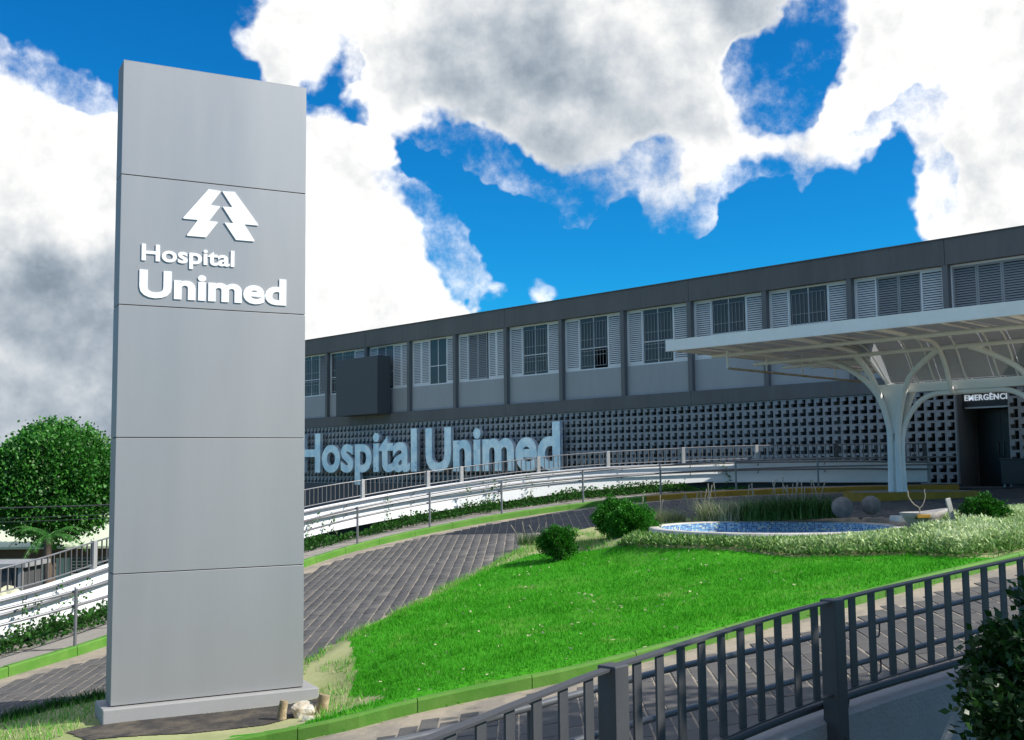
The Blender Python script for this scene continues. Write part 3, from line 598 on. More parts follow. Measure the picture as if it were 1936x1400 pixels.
# giant metal letters on the block wall
wl = thing('wall_lettering', 'giant brushed metal letters reading Hospital Unimed fixed to the pierced block wall', 'sign', wld(-24, -.3, 2.53), BA)
WO = Vector((-24, -.3, 2.53))
mpw = lambda x, z, d: Vector((x, -.40+.17*d, z))-WO
lettering('Hospital', .028, -33.55, -24.45, 2.53, 1.82, .17, m_metal, wl, mpw)
lettering('Unimed', .034, -23.85, -15.85, 2.53, 1.80, .17, m_metal, wl, mpw)
for u in np.arange(-33, -16, 1.2): MB().tube([(u, -.23, 2.9), (u, .0, 2.9)], .012, 5).build('standoff', m_gal, wl, WO)
# blank dark box sign on the facade
bx = thing('box_sign', 'blank charcoal box sign projecting from the facade over two window bays', 'sign', wld(-28.3, -.45, 5.09), BA)
MB().bevbox((-29.9, -.82, 5.09), (-26.72, -.07, 7.74), .012).build('sign_box', m_box, bx, (-28.3, -.45, 5.09))
MB().box((-28.9, -.068, 5.4), (-28.7, .11, 7.5)).box((-27.9, -.068, 5.4), (-27.7, .11, 7.5)).build('bracket', m_box, bx, (-28.3, -.45, 5.09))
# cabinet by the door
cb = thing('dark_cabinet', 'low black cabinet on small feet beside the entrance doorway', 'cabinet', wld(1.25, -.45, 1.86), BA)
CO = (1.25, -.45, 1.86)
MB().bevbox((.95, -.75, 1.95), (1.65, -.2, 2.62), .01).build('body', m_door, cb, CO); MB().bevbox((.93, -.77, 2.622), (1.67, -.18, 2.65), .006).build('top', m_box, cb, CO)
for a in (.99, 1.55):
    for b in (-.72, -.28): MB().box((a, b, 1.86), (a+.05, b+.05, 1.949)).build('foot', m_gal, cb, CO)

# ------------------------------------------------------------------ canopy
C0 = (2.4, -9.66, 1.85)
can = thing('entrance_canopy', 'white steel canopy with vaulted sheeting carried on a branching tube column', 'canopy', wld(*C0), BA)
def cp(mb, name, m, **k): return mb.build(name, m, can, C0, **k)
AX = -9.66; u0_, u1_, vf, vb = -.9, 8.9, -13.1, -1.3
cp(MB().box((u0_, vf, 4.95), (u1_, vf+.05, 5.16)), 'front_fascia', m_canopy); cp(MB().box((u0_, vf-.006, 4.925), (u1_, vf+.07, 4.948)), 'fascia_lip', m_canopy)
cp(MB().box((u0_, vf+.052, 5.0), (u0_+.04, vb, 5.11)), 'side_fascia', m_canopy); cp(MB().box((u1_-.04, vf+.052, 5.0), (u1_, vb, 5.11)), 'side_fascia', m_canopy)
cp(MB().box((u0_, vb, 4.95), (u1_, vb+.05, 5.16)), 'back_fascia', m_canopy)
PRF = [(1.0, 5.03), (.86, 5.01), (.72, 4.95), (.58, 4.83), (.44, 4.66), (.32, 4.48), (.2, 4.3), (.1, 4.19)]
ribs = [-.3, .3, .9, 1.5, 2.1, 2.4, 3.0, 3.35, 4.0, 4.65, 5.0, 5.6, 6.2, 6.8, 7.4, 8.0, 8.5]
edges = [u0_+.045, -.3, .3, .9, 1.5, 2.1, 2.4, 2.93, 3.47, 4.0, 4.53, 5.07, 5.6, 6.2, 6.8, 7.4, 8.0, 8.5, u1_-.045]
for a, b in zip(edges, edges[1:]):
    a += .004; b -= .004
    if 2.4 <= (a+b)/2 <= 5.6:
        for sg in (-1, 1):
            end = vf+.055 if sg < 0 else vb-.005
            pts = [(end, 5.06)]+[(AX+sg*w, z+.02) for w, z in PRF]
            n_ = len(pts); mb = MB(); secs = [[(a, v, z) for v, z in pts]+[(a, v+sg*.004, z+.012) for v, z in pts[::-1]], [(b, v, z) for v, z in pts]+[(b, v+sg*.004, z+.012) for v, z in pts[::-1]]]
            vs = secs[0]+secs[1]; m2 = 2*n_; fs = [(k, (k+1) % m2, m2+(k+1) % m2, m2+k) for k in range(m2)]
            cp(mb.add(vs, fs), 'roof_panel', m_sheet)
    else: cp(MB().box((a, vf+.055, 5.06), (b, vb-.005, 5.072)), 'roof_panel', m_sheet)
# half funnels round both columns
for uc, a0 in ((2.4, 90), (5.6, -90)):
    nseg = 8
    for k in range(nseg):
        t0, t1 = R(a0+180*k/nseg), R(a0+180*(k+1)/nseg); mb = MB(); rows = []
        pr = [(1.45, 5.045)]+[(w, z+.015) for w, z in PRF]
        vs = [(uc+w*math.cos(t), AX+w*math.sin(t), z) for t in (t0, (t0+t1)/2, t1) for w, z in pr]; n_ = len(pr)
        cp(mb.add(vs, [(r_*n_+q, r_*n_+q+1, (r_+1)*n_+q+1, (r_+1)*n_+q) for r_ in range(2) for q in range(n_-1)], True), 'funnel_panel', m_sheet, fix=False)
        if k: cp(MB().tube([(uc+(w+.01)*math.cos(t0), AX+(w+.01)*math.sin(t0), z-.01) for w, z in pr], .014, 6), 'funnel_rib', m_canopy)
for u in ribs:
    for sg in (-1, 1):
        end = vf+.1 if sg < 0 else vb-.05
        if 2.4 < u < 5.6:
            cp(MB().tube([(u, end, 5.035), (u, AX+sg*1.75, 5.03), (u, AX+sg*1.1, 5.02)]+[(u, AX+sg*(w+.015), z-.012) for w, z in PRF], .02, 6), 'rib', m_canopy)
        elif sg < 0: cp(MB().tube([(u, vf+.1, 5.035), (u, vb-.05, 5.035)], .02, 6), 'rib', m_canopy)
def main(u, arch):
    for sg in (-1, 1):
        end = vf+.08 if sg < 0 else vb-.05
        if arch: pts = [(u, end, 4.98), (u, AX+sg*2.0, 4.95), (u, AX+sg*1.3, 4.93), (u, AX+sg*.95, 4.9), (u, AX+sg*.75, 4.83), (u, AX+sg*.6, 4.73), (u, AX+sg*.45, 4.55), (u, AX+sg*.33, 4.35), (u, AX+sg*.24, 4.12), (u, AX+sg*.16, 4.0), (u, AX+sg*.08, 3.945), (u, AX+sg*.02, 3.94)]
        else: pts = [(u, end, 4.98), (u, AX+sg*2.0, 4.95), (u, AX+sg*.6, 4.86)]
        cp(MB().tube([tuple(p) for p in spl(pts, 3)], .048, 10), 'main_tube', m_canopy)
for u in (.1, 1.9, 5.6+.5, 7.3): main(u, False)
main(3.7, True)
for u in (-.8, 8.8): cp(MB().tube([(u, vf+.08, 4.97), (u, vb-.05, 4.97)], .045, 10), 'edge_tube', m_canopy)
for v, z, a, b in ((-11.7, 4.9, -.72, 8.75), (-10.27, 4.8, -.6, 8.75), (-9.05, 4.8, -.6, 8.75), (-7.6, 4.9, -.72, 8.75), (-5.6, 4.92, -.72, 8.75), (-3.6, 4.93, -.72, 8.75)): cp(MB().tube([(a, v, z), (b, v, z)], .045, 10), 'long_tube', m_canopy)
cp(MB().box((2.1, AX-.06, 4.0), (5.9, AX+.06, 4.185)), 'gutter_beam', m_canopy)
def branch(pts, r=.062): cp(MB().tube([tuple(p) for p in spl(pts, 5)], r, 12), 'branch_tube', m_canopy)
for uc, sg in ((2.4, 1), (5.6, -1)):
    f = lambda du, v, z: (uc+sg*du, v, z)
    for s2 in (-1, 1):
        g_ = lambda w: AX+s2*w
        branch([f(-.09, g_(.09), 1.86), f(-.075, g_(.075), 2.7), f(-.08, g_(.09), 3.2), f(-.17, g_(.18), 3.75), f(-.3, g_(.33), 4.3), f(-.42, g_(.5), 4.62), f(-.5, g_(.61), 4.78)])
        branch([f(.09, g_(.09), 1.86), f(.075, g_(.075), 2.7), f(.1, g_(.09), 3.2), f(.26, g_(.16), 3.85), f(.5, g_(.27), 4.3), f(.95, g_(.45), 4.62), f(1.32, g_(.6), 4.79)])
    branch([f(-.15, AX, 1.86), f(-.13, AX, 2.7), f(-.14, AX, 3.3), f(-.28, AX, 3.8), f(-.5, AX, 4.16), f(-.85, AX, 4.48), f(-1.3, AX, 4.72), f(-1.8, AX, 4.86)])
    branch([f(.15, AX, 1.86), f(.13, AX, 2.7), f(.2, AX, 3.3), f(.5, AX, 3.75), f(.85, AX, 3.93), f(1.3, AX, 3.95), f(1.599, AX, 3.95)], .055)
    cp(MB().tube([(uc, AX, 1.86), (uc, AX, 3.0)], .075, 12), 'core_tube', m_canopy)
for uc in (2.4, 5.6): cp(MB().add([(uc+a, AX+b, z) for b in (-.075, -.055) for a, z in ((-.2, 4.0), (.3, 4.0), (.09, 3.35), (-.02, 3.1), (-.1, 3.4))], [(0, 1, 2, 3, 4), (9, 8, 7, 6, 5)]+[(i, (i+1) % 5, 5+(i+1) % 5, 5+i) for i in range(5)]), 'gusset_plate', m_canopy)
# hanging rail below the left edge
hr = MB().tube([(.05, -12.25, 4.55), (-.05, -6.2, 4.55)], .025, 8); cp(hr, 'hanging_rail', m_rusty)
for t in np.linspace(0, 1, 5): u = .05-.1*t; v = -12.25+6.05*t; cp(MB().tube([(u, v, 4.55), (u, v, 5.03)], .022 if t == 0 else .016, 6), 'hanger', m_canopy)
# yellow traffic island under the column
isl = [(7.15, 22.85), (7.6, 22.75), (9.3, 22.95), (9.65, 23.15), (9.75, 23.6), (9.4, 24.7), (8.6, 25.0), (7.4, 24.6), (7.0, 23.6)]
ti = MB().prism([tuple(p) for p in spl(isl+[isl[0]], 4)[:-1]], 1.6, 1.945).build('traffic_island', m_kyel, kind='structure')
ins = np.array(isl); cen = ins.mean(0); MB().prism([tuple(cen+(p-cen)*.9) for p in spl(isl+[isl[0]], 4)[:-1]], 1.9, 1.949).build('island_top', m_walk, ti)

# ------------------------------------------------------------------ access ramp along the far side
WL = np.array([(-12.5, 9.8, .0, -.55, .45, 0), (-9.9, 13.0, .45, -.06, .83, 0), (-8.39, 14.9, .62, .08, 1.02, 0), (-7.61, 15.96, .70, .12, 1.10, 0), (-7.32, 16.42, .76, .15, 1.17, 0), (-7.07, 16.98, .83, .21, 1.25, 0), (-6.82, 17.69, .93, .28, 1.36, 0), (-6.59, 18.47, 1.03, .35, 1.46, 0), (-6.35, 19.39, 1.12, .45, 1.55, 0), (-6.1, 20.4, 1.21, .55, 1.65, 0), (-5.85, 21.4, 1.30, .66, 1.74, 0), (-5.65, 22.12, 1.37, .74, 1.81, 0), (-5.38, 22.9, 1.45, .83, 1.89, 0), (-5.03, 23.66, 1.55, .94, 1.98, 0), (-4.5, 24.51, 1.67, 1.08, 2.11, 0), (-3.84, 25.33, 1.8, 1.21, 2.23, 0), (-2.99, 26.14, 1.95, 1.35, 2.35, 0), (-2.02, 26.86, 2.1, 1.49, 2.47, 0), (-.97, 27.47, 2.24, 1.62, 2.6, 0), (.14, 27.98, 2.37, 1.75, 2.73, 0), (1.18, 28.36, 2.46, 1.87, 2.84, 0), (2.22, 28.7, 2.53, 1.96, 2.91, 0), (3.25, 29.0, 2.57, 2.03, 2.96, 0), (4.25, 29.25, 2.6, 2.08, 3.0, 0), (5.29, 29.47, 2.63, 2.12, 3.04, 0), (6.52, 29.7, 2.65, 2.12, 3.06, 0), (7.71, 29.92, 2.65, 2.1, 3.07, 0), (8.76, 30.13, 2.65, 2.08, 3.08, 0), (9.71, 30.32, 2.64, 2.07, 3.08, 0), (10.41, 30.44, 2.62, 2.06, 3.08, 0), (11.35, 30.6, 2.61, 2.06, 3.08, 0)])[:, :5]
WL = spl(WL, 4); WN = normals(WL); WA = arclen(WL[:, :2])
rw = thing('ramp_wall', 'white rendered parapet wall of the long curved access ramp', 'wall', (float(WL[60, 0]), float(WL[60, 1]), tzs(WL[60, 0], WL[60, 1])))
RO = tuple(rw.location)
def wp(k, d, z): q = WL[k, :2]+WN[k]*d; return (q[0], q[1], z)
secs = [[wp(k, 0, WL[k, 3]), wp(k, 0, WL[k, 2]-.02), wp(k, .02, WL[k, 2]), wp(k, .12, WL[k, 2]), wp(k, .14, WL[k, 2]-.02), wp(k, .14, WL[k, 3])] for k in range(len(WL))]
MB().sweep(secs).build('parapet', m_white, rw, RO)
MB().sweep([[wp(k, .35, tzs(*WL[k, :2])-.6), wp(k, .35, WL[k, 3]-.02), wp(k, .5, WL[k, 3]-.02), wp(k, .5, tzs(*WL[k, :2])-.6)] for k in range(len(WL))]).build('footing', m_base, rw, RO)
MB().sweep([[wp(k, .145, WL[k, 3]+.0), wp(k, .145, WL[k, 3]+.12), wp(k, 1.5, WL[k, 3]+.12), wp(k, 1.5, WL[k, 3])] for k in range(len(WL))]).build('ramp_deck', m_walk, rw, RO)
MB().sweep([[wp(k, .008, WL[k, 3]-.0), wp(k, .008, WL[k, 3]-.03), wp(k, .34, WL[k, 3]-.03), wp(k, .34, WL[k, 3])] for k in range(len(WL)) if WL[k, 0] > 5.2]).build('deck_edge', m_white, rw, RO)
k = len(WL)-1; e1 = Vector(wp(k, .0, 0)); e2 = Vector(wp(k, 1.3, 0)); td = Vector((*(WL[k, :2]-WL[k-1, :2]), 0)).normalized()*.12
MB().sweep([[(e.x, e.y, 2.06), (e.x, e.y, 2.61), (e.x+td.x, e.y+td.y, 2.61), (e.x+td.x, e.y+td.y, 2.06)] for e in (e1, e2)]).build('end_wall', m_spand, rw, RO)
# low guard rail on the wall
rr_ = thing('ramp_railing', 'low grey railing of thin bars standing on the white ramp wall', 'railing', (float(WL[60, 0]), float(WL[60, 1]), float(WL[60, 2])))
GO = tuple(rr_.location)
MB().tube([wp(k, .07, WL[k, 4]) for k in range(len(WL))], .014, 6).build('top_rail', m_pipe, rr_, GO)
MB().tube([wp(k, .07, WL[k, 2]+.07) for k in range(len(WL))], .012, 6).build('bottom_rail', m_pipe, rr_, GO)
m_bar = mat('bar_paint', (.10, .095, .09), .55, .1); bar = MB().box((-.009, -.009, 0), (.009, .009, 1)).mesh('baluster', m_bar)
s = WA[0]+1.5; cnt = 0; bars = []
while s < WA[-1]-.05: bars.append(s); s += .125
P5 = np.column_stack([WL, WN])
vis_b = []
for s in bars:
    q = along(P5, s); xx = 968+2100*q[0]/q[1]; vis_b.append((q, -30 < xx < 1800))
extra = MB(); cnt = 0
for q, v in vis_b:
    hgt = q[4]-q[2]-.085
    if v and cnt < 296:
        o = link('baluster', bar, rr_, (q[0]+q[5]*.07-GO[0], q[1]+q[6]*.07-GO[1], q[2]+.075-GO[2]), (0, 0, math.atan2(q[6], q[5]))); o.scale = (1, 1, hgt); cnt += 1
    else: extra.box((q[0]+q[5]*.07-.009, q[1]+q[6]*.07-.009, q[2]+.07), (q[0]+q[5]*.07+.009, q[1]+q[6]*.07+.009, q[4]))
if extra.v: extra.build('balusters', m_pipe, rr_, GO, kind='stuff')
for xt in (-380, -120, 196, 384, 540, 688, 820, 882, 1010, 1150, 1295, 1432, 1581, 1760):
    k = int(np.argmin(np.abs(968+2100*WL[:, 0]/WL[:, 1]-xt))); a = math.atan2(WN[k, 1], WN[k, 0]); c = wp(k, .07, 0)
    mtx = Matrix.Translation((c[0], c[1], WL[k, 2]-.02)) @ Matrix.Rotation(a, 4, 'Z')
    MB().bevbox((-.035, -.045, 0), (.035, .045, WL[k, 4]-WL[k, 2]+.04), .006, mtx).build('post', m_gal if xt < 1440 else m_rail, rr_, GO)
# handrails: on the wall and on the kerb
hw = thing('wall_handrail', 'pair of steel pipe handrails bracketed to the face of the white ramp wall', 'handrail', GO)
for dz in (-.03, -.23): MB().tube([wp(k, -.07, WL[k, 2]+dz) for k in range(0, len(WL))], .026, 8).build('pipe', m_pipe, hw, GO)
for s in np.arange(1.0, WA[-1], 1.9):
    q = along(P5, s)
    for dz in (-.03, -.23): MB().tube([(q[0]-q[5]*.07, q[1]-q[6]*.07, q[2]+dz-.02), (q[0]-q[5]*.07, q[1]-q[6]*.07, q[2]+dz-.07), (q[0]-q[5]*.02, q[1]-q[6]*.02, q[2]+dz-.08), (q[0], q[1], q[2]+dz-.08)], .009, 6).build('bracket', m_rail, hw, GO)
kh = thing('kerb_handrail', 'steel pipe handrail on slim posts along the green and yellow kerb', 'handrail', (float(KERB[90, 0]), float(KERB[90, 1]), tzs(*KERB[90])))
HO = tuple(kh.location); KN = normals(KERB)
kz = np.array([tzs(*p) for p in KERB]); sel = [k for k in range(len(KERB)) if KERB[k, 0] > -13]
ksm = np.convolve(np.pad(kz, 6, 'edge'), np.ones(13)/13, 'valid')
for dz, d in ((.86, .12), (.66, .12)):
    P = [(KERB[k, 0]+KN[k, 0]*d, KERB[k, 1]+KN[k, 1]*d, ksm[k]+dz) for k in sel]; MB().tube(P, .021, 8).build('pipe', m_pipe, kh, HO)
for xt in (-250, -60, 163, 330, 500, 675, 808, 953, 1102, 1245, 1391, 1545, 1680):
    k = int(np.argmin(np.abs(968+2100*KERB[:, 0]/KERB[:, 1]-xt))); c = KERB[k]+KN[k]*.06; z = kz[k]
    po = MB().tube([(*c, z+.02), (*c, ksm[k]+.9)], .024, 8).build('post', m_pipe, kh, HO)
    for dz in (.86, .66):
        e = KERB[k]+KN[k]*.12; MB().tube([(*c, ksm[k]+dz-.09), (*((c+e)/2+KN[k]*.03), ksm[k]+dz-.09), (*e, ksm[k]+dz-.04), (*e, ksm[k]+dz)], .009, 6).build('bracket', m_pipe, po)
# creeper along the foot of the ramp wall
n_ = 26000; ss = WA[0]+rng.random(n_)*(WA[-1]-WA[0]); q = along(P5, ss); d = -rnd(n_, -.15, .62)
x = q[:, 0]+q[:, 5]*d; y = q[:, 1]+q[:, 6]*d; dn = fbm(x, y, .55)+.25*fbm(x+40, y, 2.); taper = 1-sstep(3.2, 6.6, x)
hm = np.clip((.07+.20*sstep(.34, .7, dn))*(1-np.abs(d+.22)/.5)*1.25, .02, .6)*taper
k = (rng.random(n_) < sstep(.28, .5, dn)+.25) & (taper > .05)
z = tz(x, y)+.12+hm*rng.random(n_)**.6
V, F = leaves(np.stack([x, y, z], 1)[k], np.stack([-q[:, 5], -q[:, 6], np.full(n_, .7)], 1)[k], .06, .026, .6)
raw('creeper', V, F, m_creep, None, 'stuff', np.repeat(np.clip(rng.normal(.45, .25, k.sum()), 0, 1), 2))
# trailing shoots that climb the wall
vine = MB(); VP = []
for xt in (30, 60, 110, 150, 590, 622, 640, 730, 880, 905, 930, 1000, 1370):
    k = int(np.argmin(np.abs(968+2100*WL[:, 0]/WL[:, 1]-xt))); b = Vector(wp(k, -.1, tzs(*WL[k, :2])+.25)); pts = [b]
    for r_ in range(7): pts.append(pts[-1]+Vector((random.gauss(0, .05), random.gauss(0, .03), random.uniform(.05, .11))))
    vine.tube(pts, .004, 4, False); VP += [p+Vector((random.gauss(0, .04), random.gauss(0, .03), random.gauss(0, .03))) for p in pts for _ in range(5)]
VP = np.array([tuple(p) for p in VP]); V, F = leaves(VP, np.tile([.2, -.7, .2], (len(VP), 1)), .06, .024, .7); cv = thing('climbing_vine', 'thin leafy shoots climbing the sunlit face of the ramp wall', 'vine', RO); raw('vine_leaves', V, F, m_creep, cv, 'stuff', np.repeat(rnd(len(VP), .3, .9), 2), off=RO); vine.build('vine_stems', m_twig, cv, RO, kind='stuff')
# ------------------------------------------------------------------ totem sign
SA = R(90-62.07); SO = Vector((-3.96, 10.89, 0))
tot = thing('totem_sign', 'tall silver totem sign with a white tree emblem standing on a grey plinth', 'sign', SO, SA)
MB().bevbox((0, 0, -.3), (2.15, .54, .245), .012).build('plinth', m_plinth, tot)
zs = [.252, 1.52, 2.86, 4.193, 5.525, 6.715]; X0, X1, Y0, Y1 = .085, 2.01, .1, .43
MB().box((X0+.012, Y0+.012, .246), (X1-.012, Y1-.012, 6.70)).build('inner_frame', m_joint, tot)
for k, (a, b) in enumerate(zip(zs, zs[1:])):
    MB().bevbox((X0, Y0, a+.004), (X1, Y0+.01, b-.004), .003).build('panel', m_sign, tot)
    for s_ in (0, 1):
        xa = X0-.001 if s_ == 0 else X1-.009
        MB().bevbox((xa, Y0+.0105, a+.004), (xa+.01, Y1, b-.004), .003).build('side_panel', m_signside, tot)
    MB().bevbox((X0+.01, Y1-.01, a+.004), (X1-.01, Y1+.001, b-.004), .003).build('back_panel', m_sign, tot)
MB().box((X0+.002, Y0+.002, 6.712), (X1-.002, Y1-.002, 6.718)).build('top_cap', m_sign, tot)
emb = [(.957, 5.461), (.703, 5.135), (.703, 5.122), (.85, 5.122), (.742, 4.957), (.744, 4.946), (.937, 4.946), (1.06, 5.12), (.966, 5.122), (1.080, 5.288), (.978, 5.293), (1.087, 5.452)]
for side in (0, 1):
    P = emb if side == 0 else [(2.186-x, z) for x, z in emb][::-1]
    mb = MB(); n_ = len(P); mb.add([(x, Y0-.014, z) for x, z in P]+[(x, Y0-.001, z) for x, z in P], [tuple(range(n_)), tuple(range(n_, 2*n_))[::-1]]+[(i, (i+1) % n_, n_+(i+1) % n_, n_+i) for i in range(n_)])
    mb.build('emblem', m_wlet, tot)
mps = lambda x, z, d: Vector((x, Y0-.013+.0125*d, z))
lettering('Hospital', .022, .295, 1.235, 4.66, .166, .02, m_wlet, tot, mps)
lettering('Unimed', .034, .278, 1.795, 4.29, .27, .02, m_wlet, tot, mps)
# rocks and cut stumps by the plinth corner
def rock(name, label, cat, c, s, m, seed, group=None):
    bm = bmesh.new(); bmesh.ops.create_icosphere(bm, subdivisions=3, radius=1); r = np.random.default_rng(seed); dirs = r.normal(0, 1, (9, 3)); dirs /= np.linalg.norm(dirs, axis=1)[:, None]; cut = r.uniform(.55, .85, 9)
    for v in bm.verts:
        p = np.array(v.co)
        for d, ct in zip(dirs, cut):
            e = p@d
            if e > ct: p = p-d*(e-ct)*.9
        p += (vnoise(np.array([p[0]*3+seed]), np.array([p[1]*3+p[2]*2]), 1.)[0]-.5)*.18*p
        v.co = Vector((p[0]*s[0], p[1]*s[1], p[2]*s[2]))
    me = bpy.data.meshes.new(name); bm.to_mesh(me); bm.free(); me.materials.append(m); return tag(link(name, me, None, c, (0, 0, seed)), label, cat, group)
m_pale = mat('pale_rock', (.62, .58, .48), .9, .3, 5., .8, 30, col2=(.35, .27, .16)); m_stump = mat('stump', (.26, .19, .1), .9, .35, 8., .8, 40, col2=(.42, .34, .22))
zz = tzs(-2.05, 11.2)
rock('rock', 'large pale rock at the right corner of the sign plinth', 'rock', (-2.08, 11.1, zz+.1), (.15, .12, .14), m_pale, 3)
rock('rock', 'small flat cream stone lying in front of the pale rock', 'rock', (-1.95, 10.75, tzs(-1.95, 10.75)+.09), (.11, .08, .05), m_pale, 8)
def stump(label, c, h, r0_):
    o = MB().tube([(0, 0, -.1), (.01, 0, h*.5), (.03, .01, h)], [r0_*1.2, r0_, r0_*.9], 12).build('tree_stump', m_stump); o.location = c; return tag(o, label, 'stump')
stump('brown cut stump between the pale rock and the plinth', (-2.27, 10.98, tzs(-2.27, 10.98)+.05), .22, .045)
stump('short cut stump on the right side of the pale rock', (-1.9, 11.1, tzs(-1.9, 11.1)+.05), .21, .06)
# low dark plants left of the plinth
x, y = scatter([(-6.3, 11.0), (-5.7, 11.45), (-5.0, 11.85), (-4.35, 12.1), (-4.3, 12.5), (-5.0, 12.22), (-5.7, 11.82), (-6.4, 11.25)], 9000); h = rnd(len(x), .05, .16)
V, F = blades(x, y, islz(x, y), h, rnd(len(x), .008, .014), 1.2); raw('low_plants', V, F, m_creep, None, 'stuff', np.clip(rng.normal(.3, .15, len(F)), 0, 1))

# ------------------------------------------------------------------ pool
PZ = 1.555
pool = thing('round_pool', 'empty round pool lined with blue mosaic tiles behind a pale concrete rim', 'pool', (*PC, 1.15))
PO = (0, 0, 1.15)
MB().lathe([(PR-.17, PZ-.06), (PR-.17, PZ-.008), (PR-.16, PZ), (PR-.02, PZ), (PR, PZ-.012), (PR, 1.0)], 96).build('rim', m_rim, pool, PO)
def tiled(name, prof, uvs):
    me = bpy.data.meshes.new(name); n = 96; m = len(prof); vs = []; fs = []; uv = []
    for k in range(n+1):
        t = 2*math.pi*k/n
        for r_, z in prof: vs.append((r_*math.cos(t), r_*math.sin(t), z-PO[2]))
    for k in range(n):
        for i in range(m-1):
            fs.append((k*m+i, (k+1)*m+i, (k+1)*m+i+1, k*m+i+1))
            for kk, i2 in ((k, i), (k+1, i), (k+1, i+1), (k, i+1)):
                uv.append((prof[i2][0]*math.cos(2*math.pi*kk/n), prof[i2][0]*math.sin(2*math.pi*kk/n)) if uvs else ((PR-.19)*2*math.pi*kk/n, prof[i2][1]))
    me.from_pydata(vs, [], fs); l = me.uv_layers.new(name='UVMap'); l.data.foreach_set('uv', np.array(uv, np.float32).ravel()); me.materials.append(m_tile); return link(name, me, pool)
tiled('tiled_wall', [(PR-.19, 1.155), (PR-.19, PZ-.02)], False); tiled('tiled_floor', [(.01, 1.15), (PR-.19, 1.152)], True)
for a, b in ((.25, -1.2), (.02, -1.3), (-.7, -1.1)): MB().tube([(a, b, .003), (a, b, .30)], .035, 10).tube([(a, b, .30), (a, b, .345)], .012, 6).build('fountain_nozzle', m_gal, pool)
# stone balls, trough planter
def ball(label, x, y, r_):
    o = MB().lathe([(.001, -r_)]+[(r_*math.cos(t), r_*math.sin(t)) for t in np.linspace(-1.35, 1.5, 22)]+[(.001, r_)], 40).build('stone_ball', m_conc); o.location = (x, y, tzs(x, y)+.085+r_*.93); return tag(o, label, 'stone ball', 'stone balls beside the pool')
ball('larger stained concrete ball at the end of the tall dark grass', 5.48, 18.65, .178); ball('smaller concrete ball standing next to the trough planter', 5.99, 18.75, .16)
pz0 = tzs(5.75, 15.85)+.08
pl = thing('trough_planter', 'boat shaped concrete trough on a dark pedestal with a bare twig growing in it', 'planter', (5.78, 15.85, pz0), R(8))
def hull(w, d, z, tip): return [(w*math.cos(t)*(1+tip*max(0, math.cos(t))**3), d*math.sin(t)*(1-.35*max(0, math.cos(t))**2), z+.05*max(0, math.cos(t))**2) for t in np.linspace(0, 2*math.pi, 28, endpoint=False)]
H_ = 1.83-pz0
secs = [hull(.12, .10, H_-.30, .0), hull(.19, .14, H_-.20, .15), hull(.27, .2, H_-.08, .25), hull(.33, .24, H_, .3), hull(.295, .205, H_+.004, .28), hull(.24, .16, H_-.07, .2), hull(.1, .08, H_-.09, 0)]
MB().sweep(secs, True).build('trough', mat('pale_stone', (.42, .40, .37), .9, .25, 4., .7, 50, col2=(.28, .26, .23)), pl)
MB().lathe([(.001, -.1), (.15, -.1), (.14, .05), (.10, .12), (.12, H_-.29), (.001, H_-.285)], 20).build('pedestal', m_conc, pl)
MB().bevbox((-.19, -.17, H_-.085), (.02, .15, H_-.035), .01).build('soil_bed', m_ground, pl)
mb = MB(); mb.tube([tuple(p) for p in spl([(-.03, 0, H_-.06), (-.04, 0, H_+.06), (-.12, 0, H_+.12), (-.19, 0, H_+.22), (-.19, .02, H_+.31)], 5)], [.012]*21 if False else .008, 6); mb.tube([tuple(p) for p in spl([(-.04, 0, H_+.05), (.02, 0, H_+.11), (.06, 0, H_+.22), (.05, 0, H_+.30), (.06, 0, H_+.33)], 5)], .007, 6); mb.build('twig', m_twig, pl)
mb = MB().bevbox((-.2, -.245, H_-.07), (.0, -.215, H_-.02), .006).build('yellow_edge', m_kyel, pl)
slab = MB().bevbox((-.45, -.2, 0), (.35, .25, .09), .02); sl_ = slab.build('stone_slab', m_rim); sl_.location = (6.4, 17.5, tzs(6.4, 17.5)+.03); tag(sl_, 'pale stone slab just behind the right end of the pool rim', 'slab')
bd = MB().bevbox((-.035, -.012, -.05), (.035, .012, .5), .004).build('rim_sliver', m_rim); bd.location = (6.12, 15.5, tzs(6.12, 15.5)+.06); bd.rotation_euler = (0, R(-13), R(10)); tag(bd, 'pale made-up sliver for the light rim of the dark clipped bush', 'sliver')  # made-up sliver in place of the light rim beside the bush

